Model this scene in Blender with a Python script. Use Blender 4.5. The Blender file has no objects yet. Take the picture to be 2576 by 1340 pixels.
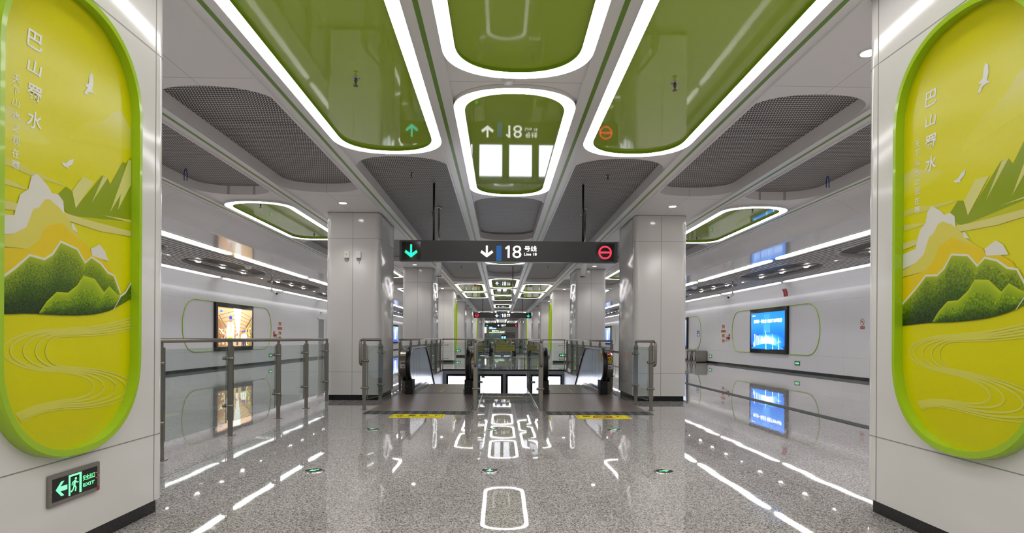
import bpy, math, random
from mathutils import Vector, geometry
random.seed(7)
SC = bpy.context.scene
COL = SC.collection
XC = 0.13                                   # the hall's long axis; the camera stands a little left of it

# ------------------------------------------------------------------ camera
cam_data = bpy.data.cameras.new('camera')
cam_data.sensor_width = 36.0
cam_data.lens = 1480.0 / 2576.0 * 36.0
cam_data.shift_y = 181.0 / 2576.0
cam_data.clip_start = 0.05
cam_data.clip_end = 300
cam = bpy.data.objects.new('camera', cam_data)
COL.objects.link(cam)
from mathutils import Matrix
cam.matrix_world = (Matrix.Translation((0, 0, 1.18)) @ Matrix.Rotation(-0.0196, 4, 'Z')
                    @ Matrix.Rotation(math.radians(90), 4, 'X') @ Matrix.Rotation(0.0059, 4, 'Z'))
SC.camera = cam

# ------------------------------------------------------------------ world, exposure
w = bpy.data.worlds.new('world')
SC.world = w
w.use_nodes = True
w.node_tree.nodes['Background'].inputs[0].default_value = (0.9, 0.95, 1, 1)
w.node_tree.nodes['Background'].inputs[1].default_value = 0.02
SC.view_settings.view_transform = 'Standard'
SC.view_settings.look = 'None'
SC.view_settings.gamma = 1.0
SC.view_settings.exposure = 0.34
SC.cycles.use_denoising = True
SC.cycles.use_adaptive_sampling = True
SC.cycles.adaptive_threshold = 0.035
SC.cycles.max_bounces = 9
SC.cycles.diffuse_bounces = 4
SC.cycles.glossy_bounces = 4
SC.cycles.transmission_bounces = 8
SC.cycles.transparent_max_bounces = 12
SC.cycles.sample_clamp_indirect = 6.0
SC.cycles.caustics_reflective = False
SC.cycles.caustics_refractive = False

LED = 7.0


def area(name, x, y, z, sx, sy, power):
    l = bpy.data.lights.new(name, 'AREA')
    l.shape = 'RECTANGLE'
    l.size, l.size_y, l.energy, l.color = sx, sy, power, (1, 0.965, 0.985)
    o = bpy.data.objects.new(name, l)
    o.location = (x, y, z)
    COL.objects.link(o)
    return o


# ceiling lamps of the stretch of hall behind the camera
for ax in (-1.47, 0, 1.47):
    area('hall_lamp', XC + ax, -4.2, 3.5, 1.2, 5.5, 42)
for ax in (-4.44, 4.44):
    area('hall_lamp', XC + ax, 3.4, 3.5, 1.0, 3.9, 45)
for ax in (-8.6, 8.6):
    area('hall_lamp', XC + ax, 2.0, 3.25, 1.6, 16, 100)


# ------------------------------------------------------------------ helpers
def lin(c):
    return tuple((v / 12.92 if v <= 0.04045 else ((v + 0.055) / 1.055) ** 2.4) for v in [q / 255.0 for q in c])


def mat(name, rgb, rough=0.5, metal=0.0, emit=0.0, spec=0.5, coat=0.0, noise=None, trans=0.0):
    m = bpy.data.materials.new(name)
    m.use_nodes = True
    nt = m.node_tree
    b = nt.nodes['Principled BSDF']
    c = lin(rgb) + (1,)
    b.inputs['Base Color'].default_value = c
    b.inputs['Roughness'].default_value = rough
    b.inputs['Metallic'].default_value = metal
    b.inputs['Specular IOR Level'].default_value = spec
    b.inputs['Coat Weight'].default_value = coat
    b.inputs['Coat Roughness'].default_value = 0.04
    if emit:
        b.inputs['Emission Color'].default_value = c
        b.inputs['Emission Strength'].default_value = emit
    if noise:                                # (scale, amount): faint grain of the surface
        tc = nt.nodes.new('ShaderNodeTexCoord')
        n = nt.nodes.new('ShaderNodeTexNoise')
        n.inputs['Scale'].default_value = noise[0]
        n.inputs['Detail'].default_value = 3
        r = nt.nodes.new('ShaderNodeMapRange')
        r.inputs['To Min'].default_value = 1 - noise[1]
        r.inputs['To Max'].default_value = 1 + noise[1]
        mx = nt.nodes.new('ShaderNodeMix')
        mx.data_type = 'RGBA'
        mx.blend_type = 'MULTIPLY'
        mx.inputs['Factor'].default_value = 1
        mx.inputs['A'].default_value = c
        nt.links.new(tc.outputs['Object'], n.inputs['Vector'])
        nt.links.new(n.outputs['Fac'], r.inputs['Value'])
        nt.links.new(r.outputs['Result'], mx.inputs['B'])
        nt.links.new(mx.outputs['Result'], b.inputs['Base Color'])
    return m


class NT:
    """small helper for building node trees with maths"""

    def __init__(self, m):
        self.nt = m.node_tree
        self.b = self.nt.nodes['Principled BSDF']
        g = self.nt.nodes.new('ShaderNodeNewGeometry')
        s = self.nt.nodes.new('ShaderNodeSeparateXYZ')
        self.nt.links.new(g.outputs['Position'], s.inputs[0])
        self.pos = g.outputs['Position']
        self.x, self.y, self.z = s.outputs

    def m(self, op, a, b=None, c=None):
        n = self.nt.nodes.new('ShaderNodeMath')
        n.operation = op
        for i, v in enumerate((a, b, c)):
            if v is None:
                continue
            if isinstance(v, (int, float)):
                n.inputs[i].default_value = v
            else:
                self.nt.links.new(v, n.inputs[i])
        return n.outputs[0]

    def line(self, co, period, off, width):
        """1 on thin joints every PERIOD metres"""
        f = self.m('FRACT', self.m('DIVIDE', self.m('SUBTRACT', co, off - period * 200 + width / 2 * -1), period))
        return self.m('LESS_THAN', f, width / period)

    def single(self, co, at, width):
        return self.m('LESS_THAN', self.m('ABSOLUTE', self.m('SUBTRACT', co, at)), width / 2)

    def mix(self, fac, a, b):
        n = self.nt.nodes.new('ShaderNodeMix')
        n.data_type = 'RGBA'
        for k, v in (('Factor', fac), ('A', a), ('B', b)):
            if isinstance(v, (tuple, float, int)):
                n.inputs[k].default_value = v
            else:
                self.nt.links.new(v, n.inputs[k])
        return n.outputs['Result']

    def base(self, s):
        self.nt.links.new(s, self.b.inputs['Base Color'])

    def noise(self, scale, detail=2.0):
        n = self.nt.nodes.new('ShaderNodeTexNoise')
        n.inputs['Scale'].default_value = scale
        n.inputs['Detail'].default_value = detail
        self.nt.links.new(self.pos, n.inputs['Vector'])
        return n.outputs['Fac']

    def bump(self, h, strength, dist):
        n = self.nt.nodes.new('ShaderNodeBump')
        n.inputs['Strength'].default_value = strength
        n.inputs['Distance'].default_value = dist
        self.nt.links.new(h, n.inputs['Height'])
        self.nt.links.new(n.outputs[0], self.b.inputs['Normal'])


def c4(rgb):
    return lin(rgb) + (1.0,)


class MB:
    def __init__(self):
        self.v, self.f, self.mi, self.s = [], [], [], []

    def face(self, idx, m=0, sm=False):
        self.f.append(tuple(idx)); self.mi.append(m); self.s.append(sm)

    def quad(self, a, b, c, d, m=0):
        n = len(self.v); self.v += [a, b, c, d]; self.face((n, n + 1, n + 2, n + 3), m)

    def box(self, x0, x1, y0, y1, z0, z1, m=0):
        n = len(self.v)
        for z in (z0, z1):
            self.v += [(x0, y0, z), (x1, y0, z), (x1, y1, z), (x0, y1, z)]
        for q in ((0, 3, 2, 1), (4, 5, 6, 7), (0, 1, 5, 4), (1, 2, 6, 5), (2, 3, 7, 6), (3, 0, 4, 7)):
            self.face([n + i for i in q], m)

    def prism(self, pts, ax, a0, a1, m=0, sm=False, cap=True, mcap=None):
        """pts: 2D outline; ax 'x': (y,z), 'y': (x,z), 'z': (x,y)"""
        def P(p, a):
            return {'x': (a, p[0], p[1]), 'y': (p[0], a, p[1]), 'z': (p[0], p[1], a)}[ax]
        k = len(pts); n = len(self.v)
        self.v += [P(p, a0) for p in pts] + [P(p, a1) for p in pts]
        for i in range(k):
            j = (i + 1) % k
            self.face((n + i, n + j, n + k + j, n + k + i), m, sm)
        if cap:
            mc = m if mcap is None else mcap
            self.v += [P(p, a0) for p in pts] + [P(p, a1) for p in pts]
            self.face(range(n + 2 * k, n + 3 * k)[::-1], mc); self.face(range(n + 3 * k, n + 4 * k), mc)

    def ring(self, o, i, ax, a0, a1, mo=0, mf0=0, mi=0, mf1=0):
        """band between two outlines of equal length: faces at a0 (mf0), a1 (mf1), outer wall, inner wall"""
        def P(p, a):
            return {'x': (a, p[0], p[1]), 'y': (p[0], a, p[1]), 'z': (p[0], p[1], a)}[ax]
        k = len(o)
        def strip(A, B, m, sm):
            n = len(self.v); self.v += A + B
            for q in range(k):
                r = (q + 1) % k
                self.face((n + q, n + r, n + k + r, n + k + q), m, sm)
        o0, o1 = [P(p, a0) for p in o], [P(p, a1) for p in o]
        i0, i1 = [P(p, a0) for p in i], [P(p, a1) for p in i]
        strip(o0, i0, mf0, False); strip(o1, i1, mf1, False); strip(o0, o1, mo, True); strip(i0, i1, mi, True)

    def tube(self, path, r, n=10, m=0, cap=True, sx=1.0):
        path = [Vector(p) for p in path]
        rings = []
        t_prev = None; u = None
        for i, p in enumerate(path):
            a = path[max(0, i - 1)]; b = path[min(len(path) - 1, i + 1)]
            t = (b - a).normalized()
            if u is None:
                u = t.orthogonal().normalized()
            else:
                u = (u - t * u.dot(t)).normalized()
            v = t.cross(u)
            s = len(self.v)
            for k in range(n):
                an = 2 * math.pi * k / n
                q = p + (u * math.cos(an) + v * math.sin(an)) * r
                self.v.append(tuple(q))
            rings.append(s)
        for a, b in zip(rings, rings[1:]):
            for k in range(n):
                l = (k + 1) % n
                self.face((a + k, a + l, b + l, b + k), m, True)
        if cap:
            self.face([rings[0] + k for k in range(n)][::-1], m); self.face([rings[-1] + k for k in range(n)], m)

    def cyl(self, p, q, r, n=16, m=0):
        self.tube([p, q], r, n, m)

    def lathe(self, prof, cx, cy, n=20, m=0):
        """prof: (r, z) list, turned about a vertical axis"""
        s = len(self.v)
        for r, z in prof:
            for k in range(n):
                a = 2 * math.pi * k / n
                self.v.append((cx + r * math.cos(a), cy + r * math.sin(a), z))
        for i in range(len(prof) - 1):
            for k in range(n):
                l = (k + 1) % n
                self.face((s + i * n + k, s + i * n + l, s + (i + 1) * n + l, s + (i + 1) * n + k), m, True)

    def poly(self, outer, holes, ax, a, m=0):
        """flat polygon with holes at height a"""
        loops = [outer] + list(holes)
        flat = [p for l in loops for p in l]
        tri = geometry.tessellate_polygon([[Vector((p[0], p[1], 0)) for p in l] for l in loops])
        n = len(self.v)
        for p in flat:
            self.v.append({'x': (a, p[0], p[1]), 'y': (p[0], a, p[1]), 'z': (p[0], p[1], a)}[ax])
        for t in tri:
            self.face([n + i for i in t], m)

    def wall(self, pts, ax, a0, a1, m=0, closed=True):
        self.prism(pts, ax, a0, a1, m, True, cap=False)

    def add_mesh(self, me, fr, m=0, scale=1.0):
        o, r, u, d = fr
        n = len(self.v)
        for v in me.vertices:
            x, y, z = v.co
            self.v.append(tuple(o[i] + r[i] * x * scale + u[i] * y * scale + d[i] * z * scale for i in range(3)))
        for p in me.polygons:
            self.face([n + i for i in p.vertices], m)

    def build(self, name, mats, parent=None, origin=None):
        if not isinstance(mats, (list, tuple)):
            mats = [mats]
        off = Vector((0, 0, 0))
        p = parent
        while p is not None:
            off += p.location; p = p.parent
        if parent is None and origin is None and self.v:
            xs, ys, zs = zip(*self.v)
            origin = ((min(xs) + max(xs)) / 2, (min(ys) + max(ys)) / 2, min(zs))
        if parent is None:
            off = Vector(origin)
        me = bpy.data.meshes.new(name)
        me.from_pydata([(a - off[0], b - off[1], c - off[2]) for a, b, c in self.v], [], self.f)
        for m in mats:
            me.materials.append(m)
        me.polygons.foreach_set('material_index', self.mi)
        me.polygons.foreach_set('use_smooth', self.s)
        me.update()
        o = bpy.data.objects.new(name, me)
        COL.objects.link(o)
        if parent is None:
            o.location = off
        else:
            o.parent = parent
        return o


def thing(name, label, cat, loc, group=None, kind=None):
    o = bpy.data.objects.new(name, None)
    o.empty_display_size = 0.2
    COL.objects.link(o)
    o.location = loc
    return tag(o, label, cat, group, kind)


def tag(o, label=None, cat=None, group=None, kind=None):
    if label: o['label'] = label
    if cat: o['category'] = cat
    if group: o['group'] = group
    if kind: o['kind'] = kind
    return o


def struct(mb, name, mats, parent=None):
    o = mb.build(name, mats, parent)
    o['kind'] = 'structure'
    return o


KIDS = {}


def copy_tree(o, dx=0, dy=0, dz=0, label=None, parent=None):
    c = o.copy()
    COL.objects.link(c)
    if parent is not None:
        c.parent = parent
    else:
        c.location = o.location + Vector((dx, dy, dz))
    if label:
        c['label'] = label
    for ch in list(o.children):
        copy_tree(ch, parent=c)
    return c


ORD = ['nearest', 'second', 'third', 'fourth', 'fifth', 'sixth', 'seventh', 'eighth', 'ninth', 'tenth', 'eleventh',
       'twelfth', 'thirteenth', 'fourteenth', 'fifteenth', 'sixteenth', 'seventeenth', 'eighteenth', 'nineteenth', 'twentieth']
ORD += ['twenty-' + q for q in ('first', 'second', 'third', 'fourth', 'fifth', 'sixth', 'seventh', 'eighth', 'ninth')] + ['thirtieth']
ORD += ['thirty-' + q for q in ('first', 'second', 'third', 'fourth', 'fifth', 'sixth', 'seventh', 'eighth', 'ninth')] + ['fortieth']
ORD += ['forty-' + q for q in ('first', 'second', 'third', 'fourth', 'fifth', 'sixth', 'seventh', 'eighth', 'ninth')] + ['fiftieth']


def stad(cx, y0, y1, hw, sag, n=14, p=2.25):
    """long oval along y: straight sides, arched ends"""
    pts = []
    for k in range(2 * n + 1):
        a = math.pi * k / (2 * n)
        c, s = math.cos(a), math.sin(a)
        pts.append((cx - hw * math.copysign(abs(c) ** (2 / p), c), y0 + sag - sag * abs(s) ** (2 / p)))
    for k in range(2 * n + 1):
        a = math.pi * k / (2 * n)
        c, s = math.cos(a), math.sin(a)
        pts.append((cx + hw * math.copysign(abs(c) ** (2 / p), c), y1 - sag + sag * abs(s) ** (2 / p)))
    return pts


def rrect(x0, x1, y0, y1, r, n=6):
    pts = []
    for cx, cy, a0 in ((x1 - r, y1 - r, 0), (x0 + r, y1 - r, 90), (x0 + r, y0 + r, 180), (x1 - r, y0 + r, 270)):
        for k in range(n + 1):
            a = math.radians(a0 + 90 * k / n)
            pts.append((cx + r * math.cos(a), cy + r * math.sin(a)))
    return pts


def circ(cx, cy, r, n=28):
    return [(cx + r * math.cos(2 * math.pi * k / n), cy + r * math.sin(2 * math.pi * k / n)) for k in range(n)]


TXT = {}


def text_mesh(s, bold=0.0, shear=0.0):
    """outline mesh of a string, centred, em height 1"""
    key = (s, bold, shear)
    if key not in TXT:
        c = bpy.data.curves.new('lettering', 'FONT')
        c.body = s
        c.align_x = 'CENTER'
        c.align_y = 'CENTER'
        c.offset = bold
        c.shear = shear
        c.resolution_u = 3
        c.extrude = 0.0
        o = bpy.data.objects.new('lettering', c)
        COL.objects.link(o)
        dg = bpy.context.evaluated_depsgraph_get()
        dg.update()
        me = bpy.data.meshes.new_from_object(o.evaluated_get(dg))
        bpy.data.objects.remove(o)
        xs = [v.co.x for v in me.vertices] or [0]
        ys = [v.co.y for v in me.vertices] or [0]
        mx, my = (min(xs) + max(xs)) / 2, (min(ys) + max(ys)) / 2
        for v in me.vertices:
            v.co.x -= mx; v.co.y -= my
        TXT[key] = (me, max(xs) - min(xs), max(ys) - min(ys))
    return TXT[key]


def put_text(mb, s, fr, u, v, h=None, wdt=None, bold=0.0, shear=0.0, m=0, n=0.0):
    """lettering s centred at (u, v) of the frame fr; overall height h and/or overall width wdt"""
    me, W, Hh = text_mesh(s, bold, shear)
    if not W:
        return
    sy = h / Hh if h else wdt / W
    sx = wdt / W if wdt else sy
    o, r, up, d = fr
    k = len(mb.v)
    for q in me.vertices:
        a, b = u + q.co.x * sx, v + q.co.y * sy
        mb.v.append(tuple(o[i] + r[i] * a + up[i] * b + d[i] * n for i in range(3)))
    for p in me.polygons:
        mb.face([k + i for i in p.vertices], m)


def flat(mb, pts, fr, n=0.0, m=0):
    """flat filled outline in a frame (any simple polygon)"""
    o, r, up, d = fr
    tri = geometry.tessellate_polygon([[Vector((p[0], p[1], 0)) for p in pts]])
    k = len(mb.v)
    for a, b in pts:
        mb.v.append(tuple(o[i] + r[i] * a + up[i] * b + d[i] * n for i in range(3)))
    for t in tri:
        mb.face([k + i for i in t], m)


def slab(mb, pts, fr, n0, n1, m=0, mside=None):
    """outline given thickness along the frame's normal"""
    o, r, up, d = fr
    flat(mb, pts, fr, n1, m)
    k = len(mb.v)
    for n in (n0, n1):
        for a, b in pts:
            mb.v.append(tuple(o[i] + r[i] * a + up[i] * b + d[i] * n for i in range(3)))
    q = len(pts)
    for i in range(q):
        j = (i + 1) % q
        mb.face((k + i, k + j, k + q + j, k + q + i), m if mside is None else mside, False)


def fr_wall(side, x, y, z):
    """frame of a vertical face seen from the aisle: side -1 is a face on the left (reads towards +y), +1 on the right"""
    return ((x, y, z), (0, -side, 0), (0, 0, 1), (-side, 0, 0))


def fr_front(x, y, z):
    return ((x, y, z), (1, 0, 0), (0, 0, 1), (0, -1, 0))


def fr_floor(x, y, z):
    return ((x, y, z), (1, 0, 0), (0, 1, 0), (0, 0, 1))


def R(x0, x1, y0, y1):
    return [(x0, y0), (x1, y0), (x1, y1), (x0, y1)]


def DX(s, d):
    return XC + s * d


SIDE = {-1: 'left', 1: 'right'}

# ------------------------------------------------------------------ materials
M = {}
M['led'] = mat('led_diffuser', (255, 250, 253), 0.5, emit=LED)
M['strip'] = mat('strip_light', (253, 250, 255), 0.5, emit=LED * .8)
M['strip2'] = mat('wall_strip_light', (253, 250, 255), 0.5, emit=LED * .36)
M['down'] = mat('downlight_lens', (255, 250, 245), 0.4, emit=LED * 4)
M['box'] = mat('lightbox_panel', (238, 243, 255), 0.4, emit=3.0)
M['green'] = mat('lime_gloss_panel', (176, 202, 72), 0.03, spec=0.5, coat=0.4)
M['green_lip'] = mat('lime_lip', (140, 175, 30), 0.3)
M['lime'] = mat('lime_lacquer', (162, 200, 24), 0.22, coat=0.3)
M['line'] = mat('green_line', (112, 150, 48), 0.35)
M['walltrim'] = mat('wall_green_trim', (160, 200, 60), 0.3)
M['white'] = mat('white_metal', (242, 241, 240), 0.28)
M['plain'] = mat('white_plastic', (232, 232, 230), 0.45)
M['steel'] = mat('brushed_steel', (150, 145, 136), 0.32, metal=0.85, noise=(60, 0.05))
M['steeld'] = mat('dark_steel', (118, 112, 104), 0.34, metal=0.8)
M['mirror'] = mat('polished_steel_panel', (214, 226, 246), 0.2, metal=0.35, spec=0.8)
M['chrome'] = mat('chrome', (200, 198, 195), 0.15, metal=1.0)
M['cover'] = mat('lamp_cover', (14, 16, 15), 0.35, spec=0.12)
M['rubber'] = mat('black_rubber', (18, 17, 17), 0.35)
M['black'] = mat('black_matte', (12, 12, 12), 0.6)
M['gloss'] = mat('black_gloss', (16, 15, 16), 0.08)
M['sign'] = mat('sign_housing', (34, 34, 33), 0.35)
M['signw'] = mat('sign_white', (255, 255, 255), 0.4, emit=1.6)
M['cyan'] = mat('arrow_green', (20, 214, 200), 0.4, emit=1.1)
M['arrowedge'] = mat('arrow_edge_green', (10, 205, 90), 0.4, emit=0.9)
M['red'] = mat('sign_red', (255, 40, 66), 0.4, emit=1.3)
M['blue'] = mat('line_blue', (0, 76, 140), 0.4, emit=0.6)
M['exitg'] = mat('exit_green', (110, 250, 160), 0.4, emit=1.2)
M['exitd'] = mat('exit_black', (8, 22, 12), 0.25)
M['yellow'] = mat('yellow_sticker', (255, 236, 10), 0.5, spec=0.15)
M['ink'] = mat('black_ink', (28, 24, 12), 0.5)
M['redink'] = mat('red_ink', (170, 28, 30), 0.45)
M['redplate'] = mat('red_plate', (166, 34, 36), 0.4)
M['gold'] = mat('yellow_label', (214, 180, 40), 0.45)
M['blueplate'] = mat('blue_plate', (44, 92, 170), 0.4)
M['paper'] = mat('white_sticker', (238, 238, 236), 0.45)
M['grey'] = mat('grey_paint', (150, 150, 150), 0.5)
M['tact'] = mat('tactile_strip', (70, 74, 72), 0.6, spec=0.15)
M['tact2'] = mat('tactile_strip_light', (98, 102, 99), 0.6, spec=0.15)
M['slat'] = mat('grey_slat', (200, 198, 196), 0.35)
M['slatd'] = mat('dark_slat', (128, 126, 125), 0.45)
M['bluehook'] = mat('blue_cable', (24, 48, 140), 0.5)
M['ledgreen'] = mat('status_green', (30, 240, 110), 0.4, emit=1.3)
M['ledred'] = mat('status_red', (255, 30, 40), 0.4, emit=1.3)
M['trough'] = mat('lamp_trough', (196, 208, 168), 0.06, coat=0.5)
M['art'] = None

# glass: clear with a faint green tint
m = bpy.data.materials.new('rail_glass')
m.use_nodes = True
nt = m.node_tree
for n in list(nt.nodes):
    nt.nodes.remove(n)
out = nt.nodes.new('ShaderNodeOutputMaterial')
tr = nt.nodes.new('ShaderNodeBsdfTransparent')
tr.inputs[0].default_value = (0.90, 0.945, 0.93, 1)
gl = nt.nodes.new('ShaderNodeBsdfGlossy')
gl.inputs['Roughness'].default_value = 0.01
lw_ = nt.nodes.new('ShaderNodeLayerWeight')
lw_.inputs['Blend'].default_value = 0.5
pw_ = nt.nodes.new('ShaderNodeMath')
pw_.operation = 'POWER'
pw_.inputs[1].default_value = 4.5
nt.links.new(lw_.outputs['Facing'], pw_.inputs[0])
fr_ = nt.nodes.new('ShaderNodeMath')
fr_.operation = 'MULTIPLY_ADD'
fr_.inputs[1].default_value = 0.85
fr_.inputs[2].default_value = 0.035
nt.links.new(pw_.outputs[0], fr_.inputs[0])
mx_ = nt.nodes.new('ShaderNodeMixShader')
nt.links.new(fr_.outputs[0], mx_.inputs[0])
nt.links.new(tr.outputs[0], mx_.inputs[1])
nt.links.new(gl.outputs[0], mx_.inputs[2])
nt.links.new(mx_.outputs[0], out.inputs[0])
M['glass'] = m
M['gedge'] = mat('glass_edge', (96, 130, 122), 0.15)

# polished granite floor
m = mat('granite_floor', (150, 148, 143), 0.022, spec=0.7)
t = NT(m)
vor = t.nt.nodes.new('ShaderNodeTexVoronoi')
vor.inputs['Scale'].default_value = 150
t.nt.links.new(t.pos, vor.inputs['Vector'])
sepc = t.nt.nodes.new('ShaderNodeSeparateColor')
t.nt.links.new(vor.outputs['Color'], sepc.inputs[0])
grain = t.m('ADD', t.m('MULTIPLY', sepc.outputs[0], 0.75), t.m('MULTIPLY', t.noise(60, 3), 0.5))
ramp = t.nt.nodes.new('ShaderNodeValToRGB')
e = ramp.color_ramp.elements
e[0].position, e[0].color = 0.25, c4((82, 80, 80))
e[1].position, e[1].color = 0.95, c4((214, 209, 206))
q = ramp.color_ramp.elements.new(0.48); q.color = c4((142, 139, 137))
q = ramp.color_ramp.elements.new(0.68); q.color = c4((180, 176, 173))
t.nt.links.new(grain, ramp.inputs[0])
jx = t.line(t.x, 0.9, -0.115, 0.0025)
jy = t.line(t.y, 0.9, 0.35, 0.002)
main = t.single(t.x, -2.815, 0.009)
tile = t.nt.nodes.new('ShaderNodeTexWhiteNoise')
cb = t.nt.nodes.new('ShaderNodeCombineXYZ')
t.nt.links.new(t.m('FLOOR', t.m('DIVIDE', t.m('ADD', t.x, 90.115), 0.9)), cb.inputs[0])
t.nt.links.new(t.m('FLOOR', t.m('DIVIDE', t.m('ADD', t.y, 89.65), 0.9)), cb.inputs[1])
t.nt.links.new(cb.outputs[0], tile.inputs[0])
tone = t.m('MULTIPLY_ADD', tile.outputs['Value'], 0.10, 0.95)
vm = t.nt.nodes.new('ShaderNodeVectorMath'); vm.operation = 'SCALE'
t.nt.links.new(ramp.outputs[0], vm.inputs[0]); t.nt.links.new(tone, vm.inputs['Scale'])
jm = t.m('MULTIPLY', t.m('MAXIMUM', jx, jy), 0.45)
jm = t.m('MAXIMUM', jm, t.m('MULTIPLY', main, 0.85))
t.base(t.mix(jm, vm.outputs[0], c4((52, 46, 40))))
t.bump(t.noise(1.3, 1), 0.25, 0.0035)
M['floor'] = m
M['granite'] = mat('black_granite', (30, 32, 33), 0.12, noise=(120, 0.6))
M['kerb'] = mat('void_edge_black', (26, 26, 27), 0.3)

# white enamel wall panels with hairline joints
m = mat('wall_panels', (226, 226, 228), 0.13, spec=0.5)
t = NT(m)
jj = t.m('MAXIMUM', t.line(t.y, 1.48, 0.22, 0.006), t.m('MAXIMUM', t.single(t.z, 2.452, 0.008), t.single(t.z, 0.655, 0.008)))
t.base(t.mix(t.m('MULTIPLY', jj, 0.35), c4((226, 226, 228)), c4((120, 120, 120))))
t.bump(t.noise(0.9, 1), 0.25, 0.006)
M['wall'] = m
# white ceiling sheets
m = mat('ceiling_sheets', (216, 214, 211), 0.36)
t = NT(m)
jj = t.m('MAXIMUM', t.line(t.y, 4.42, 1.0, 0.008), t.m('MAXIMUM', t.single(t.x, XC - 2.97, 0.006), t.single(t.x, XC + 2.97, 0.006)))
t.base(t.mix(t.m('MULTIPLY', jj, 0.5), c4((246, 243, 242)), c4((106, 105, 103))))
M['ceil'] = m
m = mat('cove_metal', (214, 213, 212), 0.2)
t = NT(m)
t.base(t.mix(t.m('MULTIPLY', t.line(t.y, 2.21, 11.9, 0.008), 0.45), c4((232, 231, 231)), c4((104, 104, 102))))
M['cove'] = m
M['soffit'] = mat('soffit_metal', (232, 231, 233), 0.1)
M['void'] = mat('void_white', (176, 178, 184), 0.4)
m = mat('pillar_enamel', (224, 222, 218), 0.11, spec=0.5)
t = NT(m)
t.bump(t.noise(1.1, 1), 0.14, 0.004)
M['pillar'] = m
M['joint'] = mat('panel_joint', (146, 144, 138), 0.5)
# pressed metal landing plate, fine grooves along its length
m = mat('landing_plate', (120, 112, 106), 0.3, metal=0.25, spec=0.35)
t = NT(m)
t.base(t.mix(t.m('MULTIPLY', t.line(t.x, 0.055, 0.0, 0.012), 0.7), c4((126, 114, 107)), c4((186, 170, 160))))
M['plate'] = m
# open expanded-metal sheet: dark slots between grey strands
m = mat('expanded_metal', (110, 108, 105), 0.5)
t = NT(m)
row = t.m('FLOOR', t.m('DIVIDE', t.m('ADD', t.y, 50), 0.052))
u = t.m('ADD', t.m('DIVIDE', t.m('ADD', t.x, 50), 0.030), t.m('MULTIPLY', row, 0.5))
fu = t.m('ABSOLUTE', t.m('SUBTRACT', t.m('FRACT', u), 0.5))
fv = t.m('ABSOLUTE', t.m('SUBTRACT', t.m('FRACT', t.m('DIVIDE', t.m('ADD', t.y, 50), 0.052)), 0.5))
hole = t.m('LESS_THAN', t.m('ADD', t.m('MULTIPLY', fu, 1.0), t.m('MULTIPLY', fv, 0.8)), 0.50)
t.base(t.mix(hole, c4((216, 212, 208)), c4((18, 18, 18))))
M['mesh'] = m
# printed picture: colours come from the print itself
m = mat('printed_artwork', (205, 200, 0), 0.2)
at = m.node_tree.nodes.new('ShaderNodeVertexColor')
at.layer_name = 'print'
m.node_tree.links.new(at.outputs[0], m.node_tree.nodes['Principled BSDF'].inputs['Base Color'])
m.node_tree.nodes['Principled BSDF'].inputs['Specular IOR Level'].default_value = 0.3
t = NT(m)
sc_ = t.nt.nodes.new('ShaderNodeSeparateColor')
t.nt.links.new(at.outputs[0], sc_.inputs[0])
green = t.m('LESS_THAN', sc_.outputs[0], 0.25)          # the green hills are printed with a coarse grain
gr = t.m('MULTIPLY_ADD', t.m('SUBTRACT', t.noise(110, 2), 0.5), t.m('MULTIPLY', green, 2.6), 1.0)
vs = t.nt.nodes.new('ShaderNodeVectorMath'); vs.operation = 'SCALE'
t.nt.links.new(at.outputs[0], vs.inputs[0]); t.nt.links.new(t.m('MAXIMUM', gr, 0.35), vs.inputs['Scale'])
t.base(vs.outputs[0])
M['art'] = m
# lit screen: the picture on it gives off its own light
m = mat('screen_picture', (0, 0, 0), 0.15)
at = m.node_tree.nodes.new('ShaderNodeVertexColor')
at.layer_name = 'print'
m.node_tree.links.new(at.outputs[0], m.node_tree.nodes['Principled BSDF'].inputs['Emission Color'])
m.node_tree.nodes['Principled BSDF'].inputs['Emission Strength'].default_value = 1.3
M['screen'] = m


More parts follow.
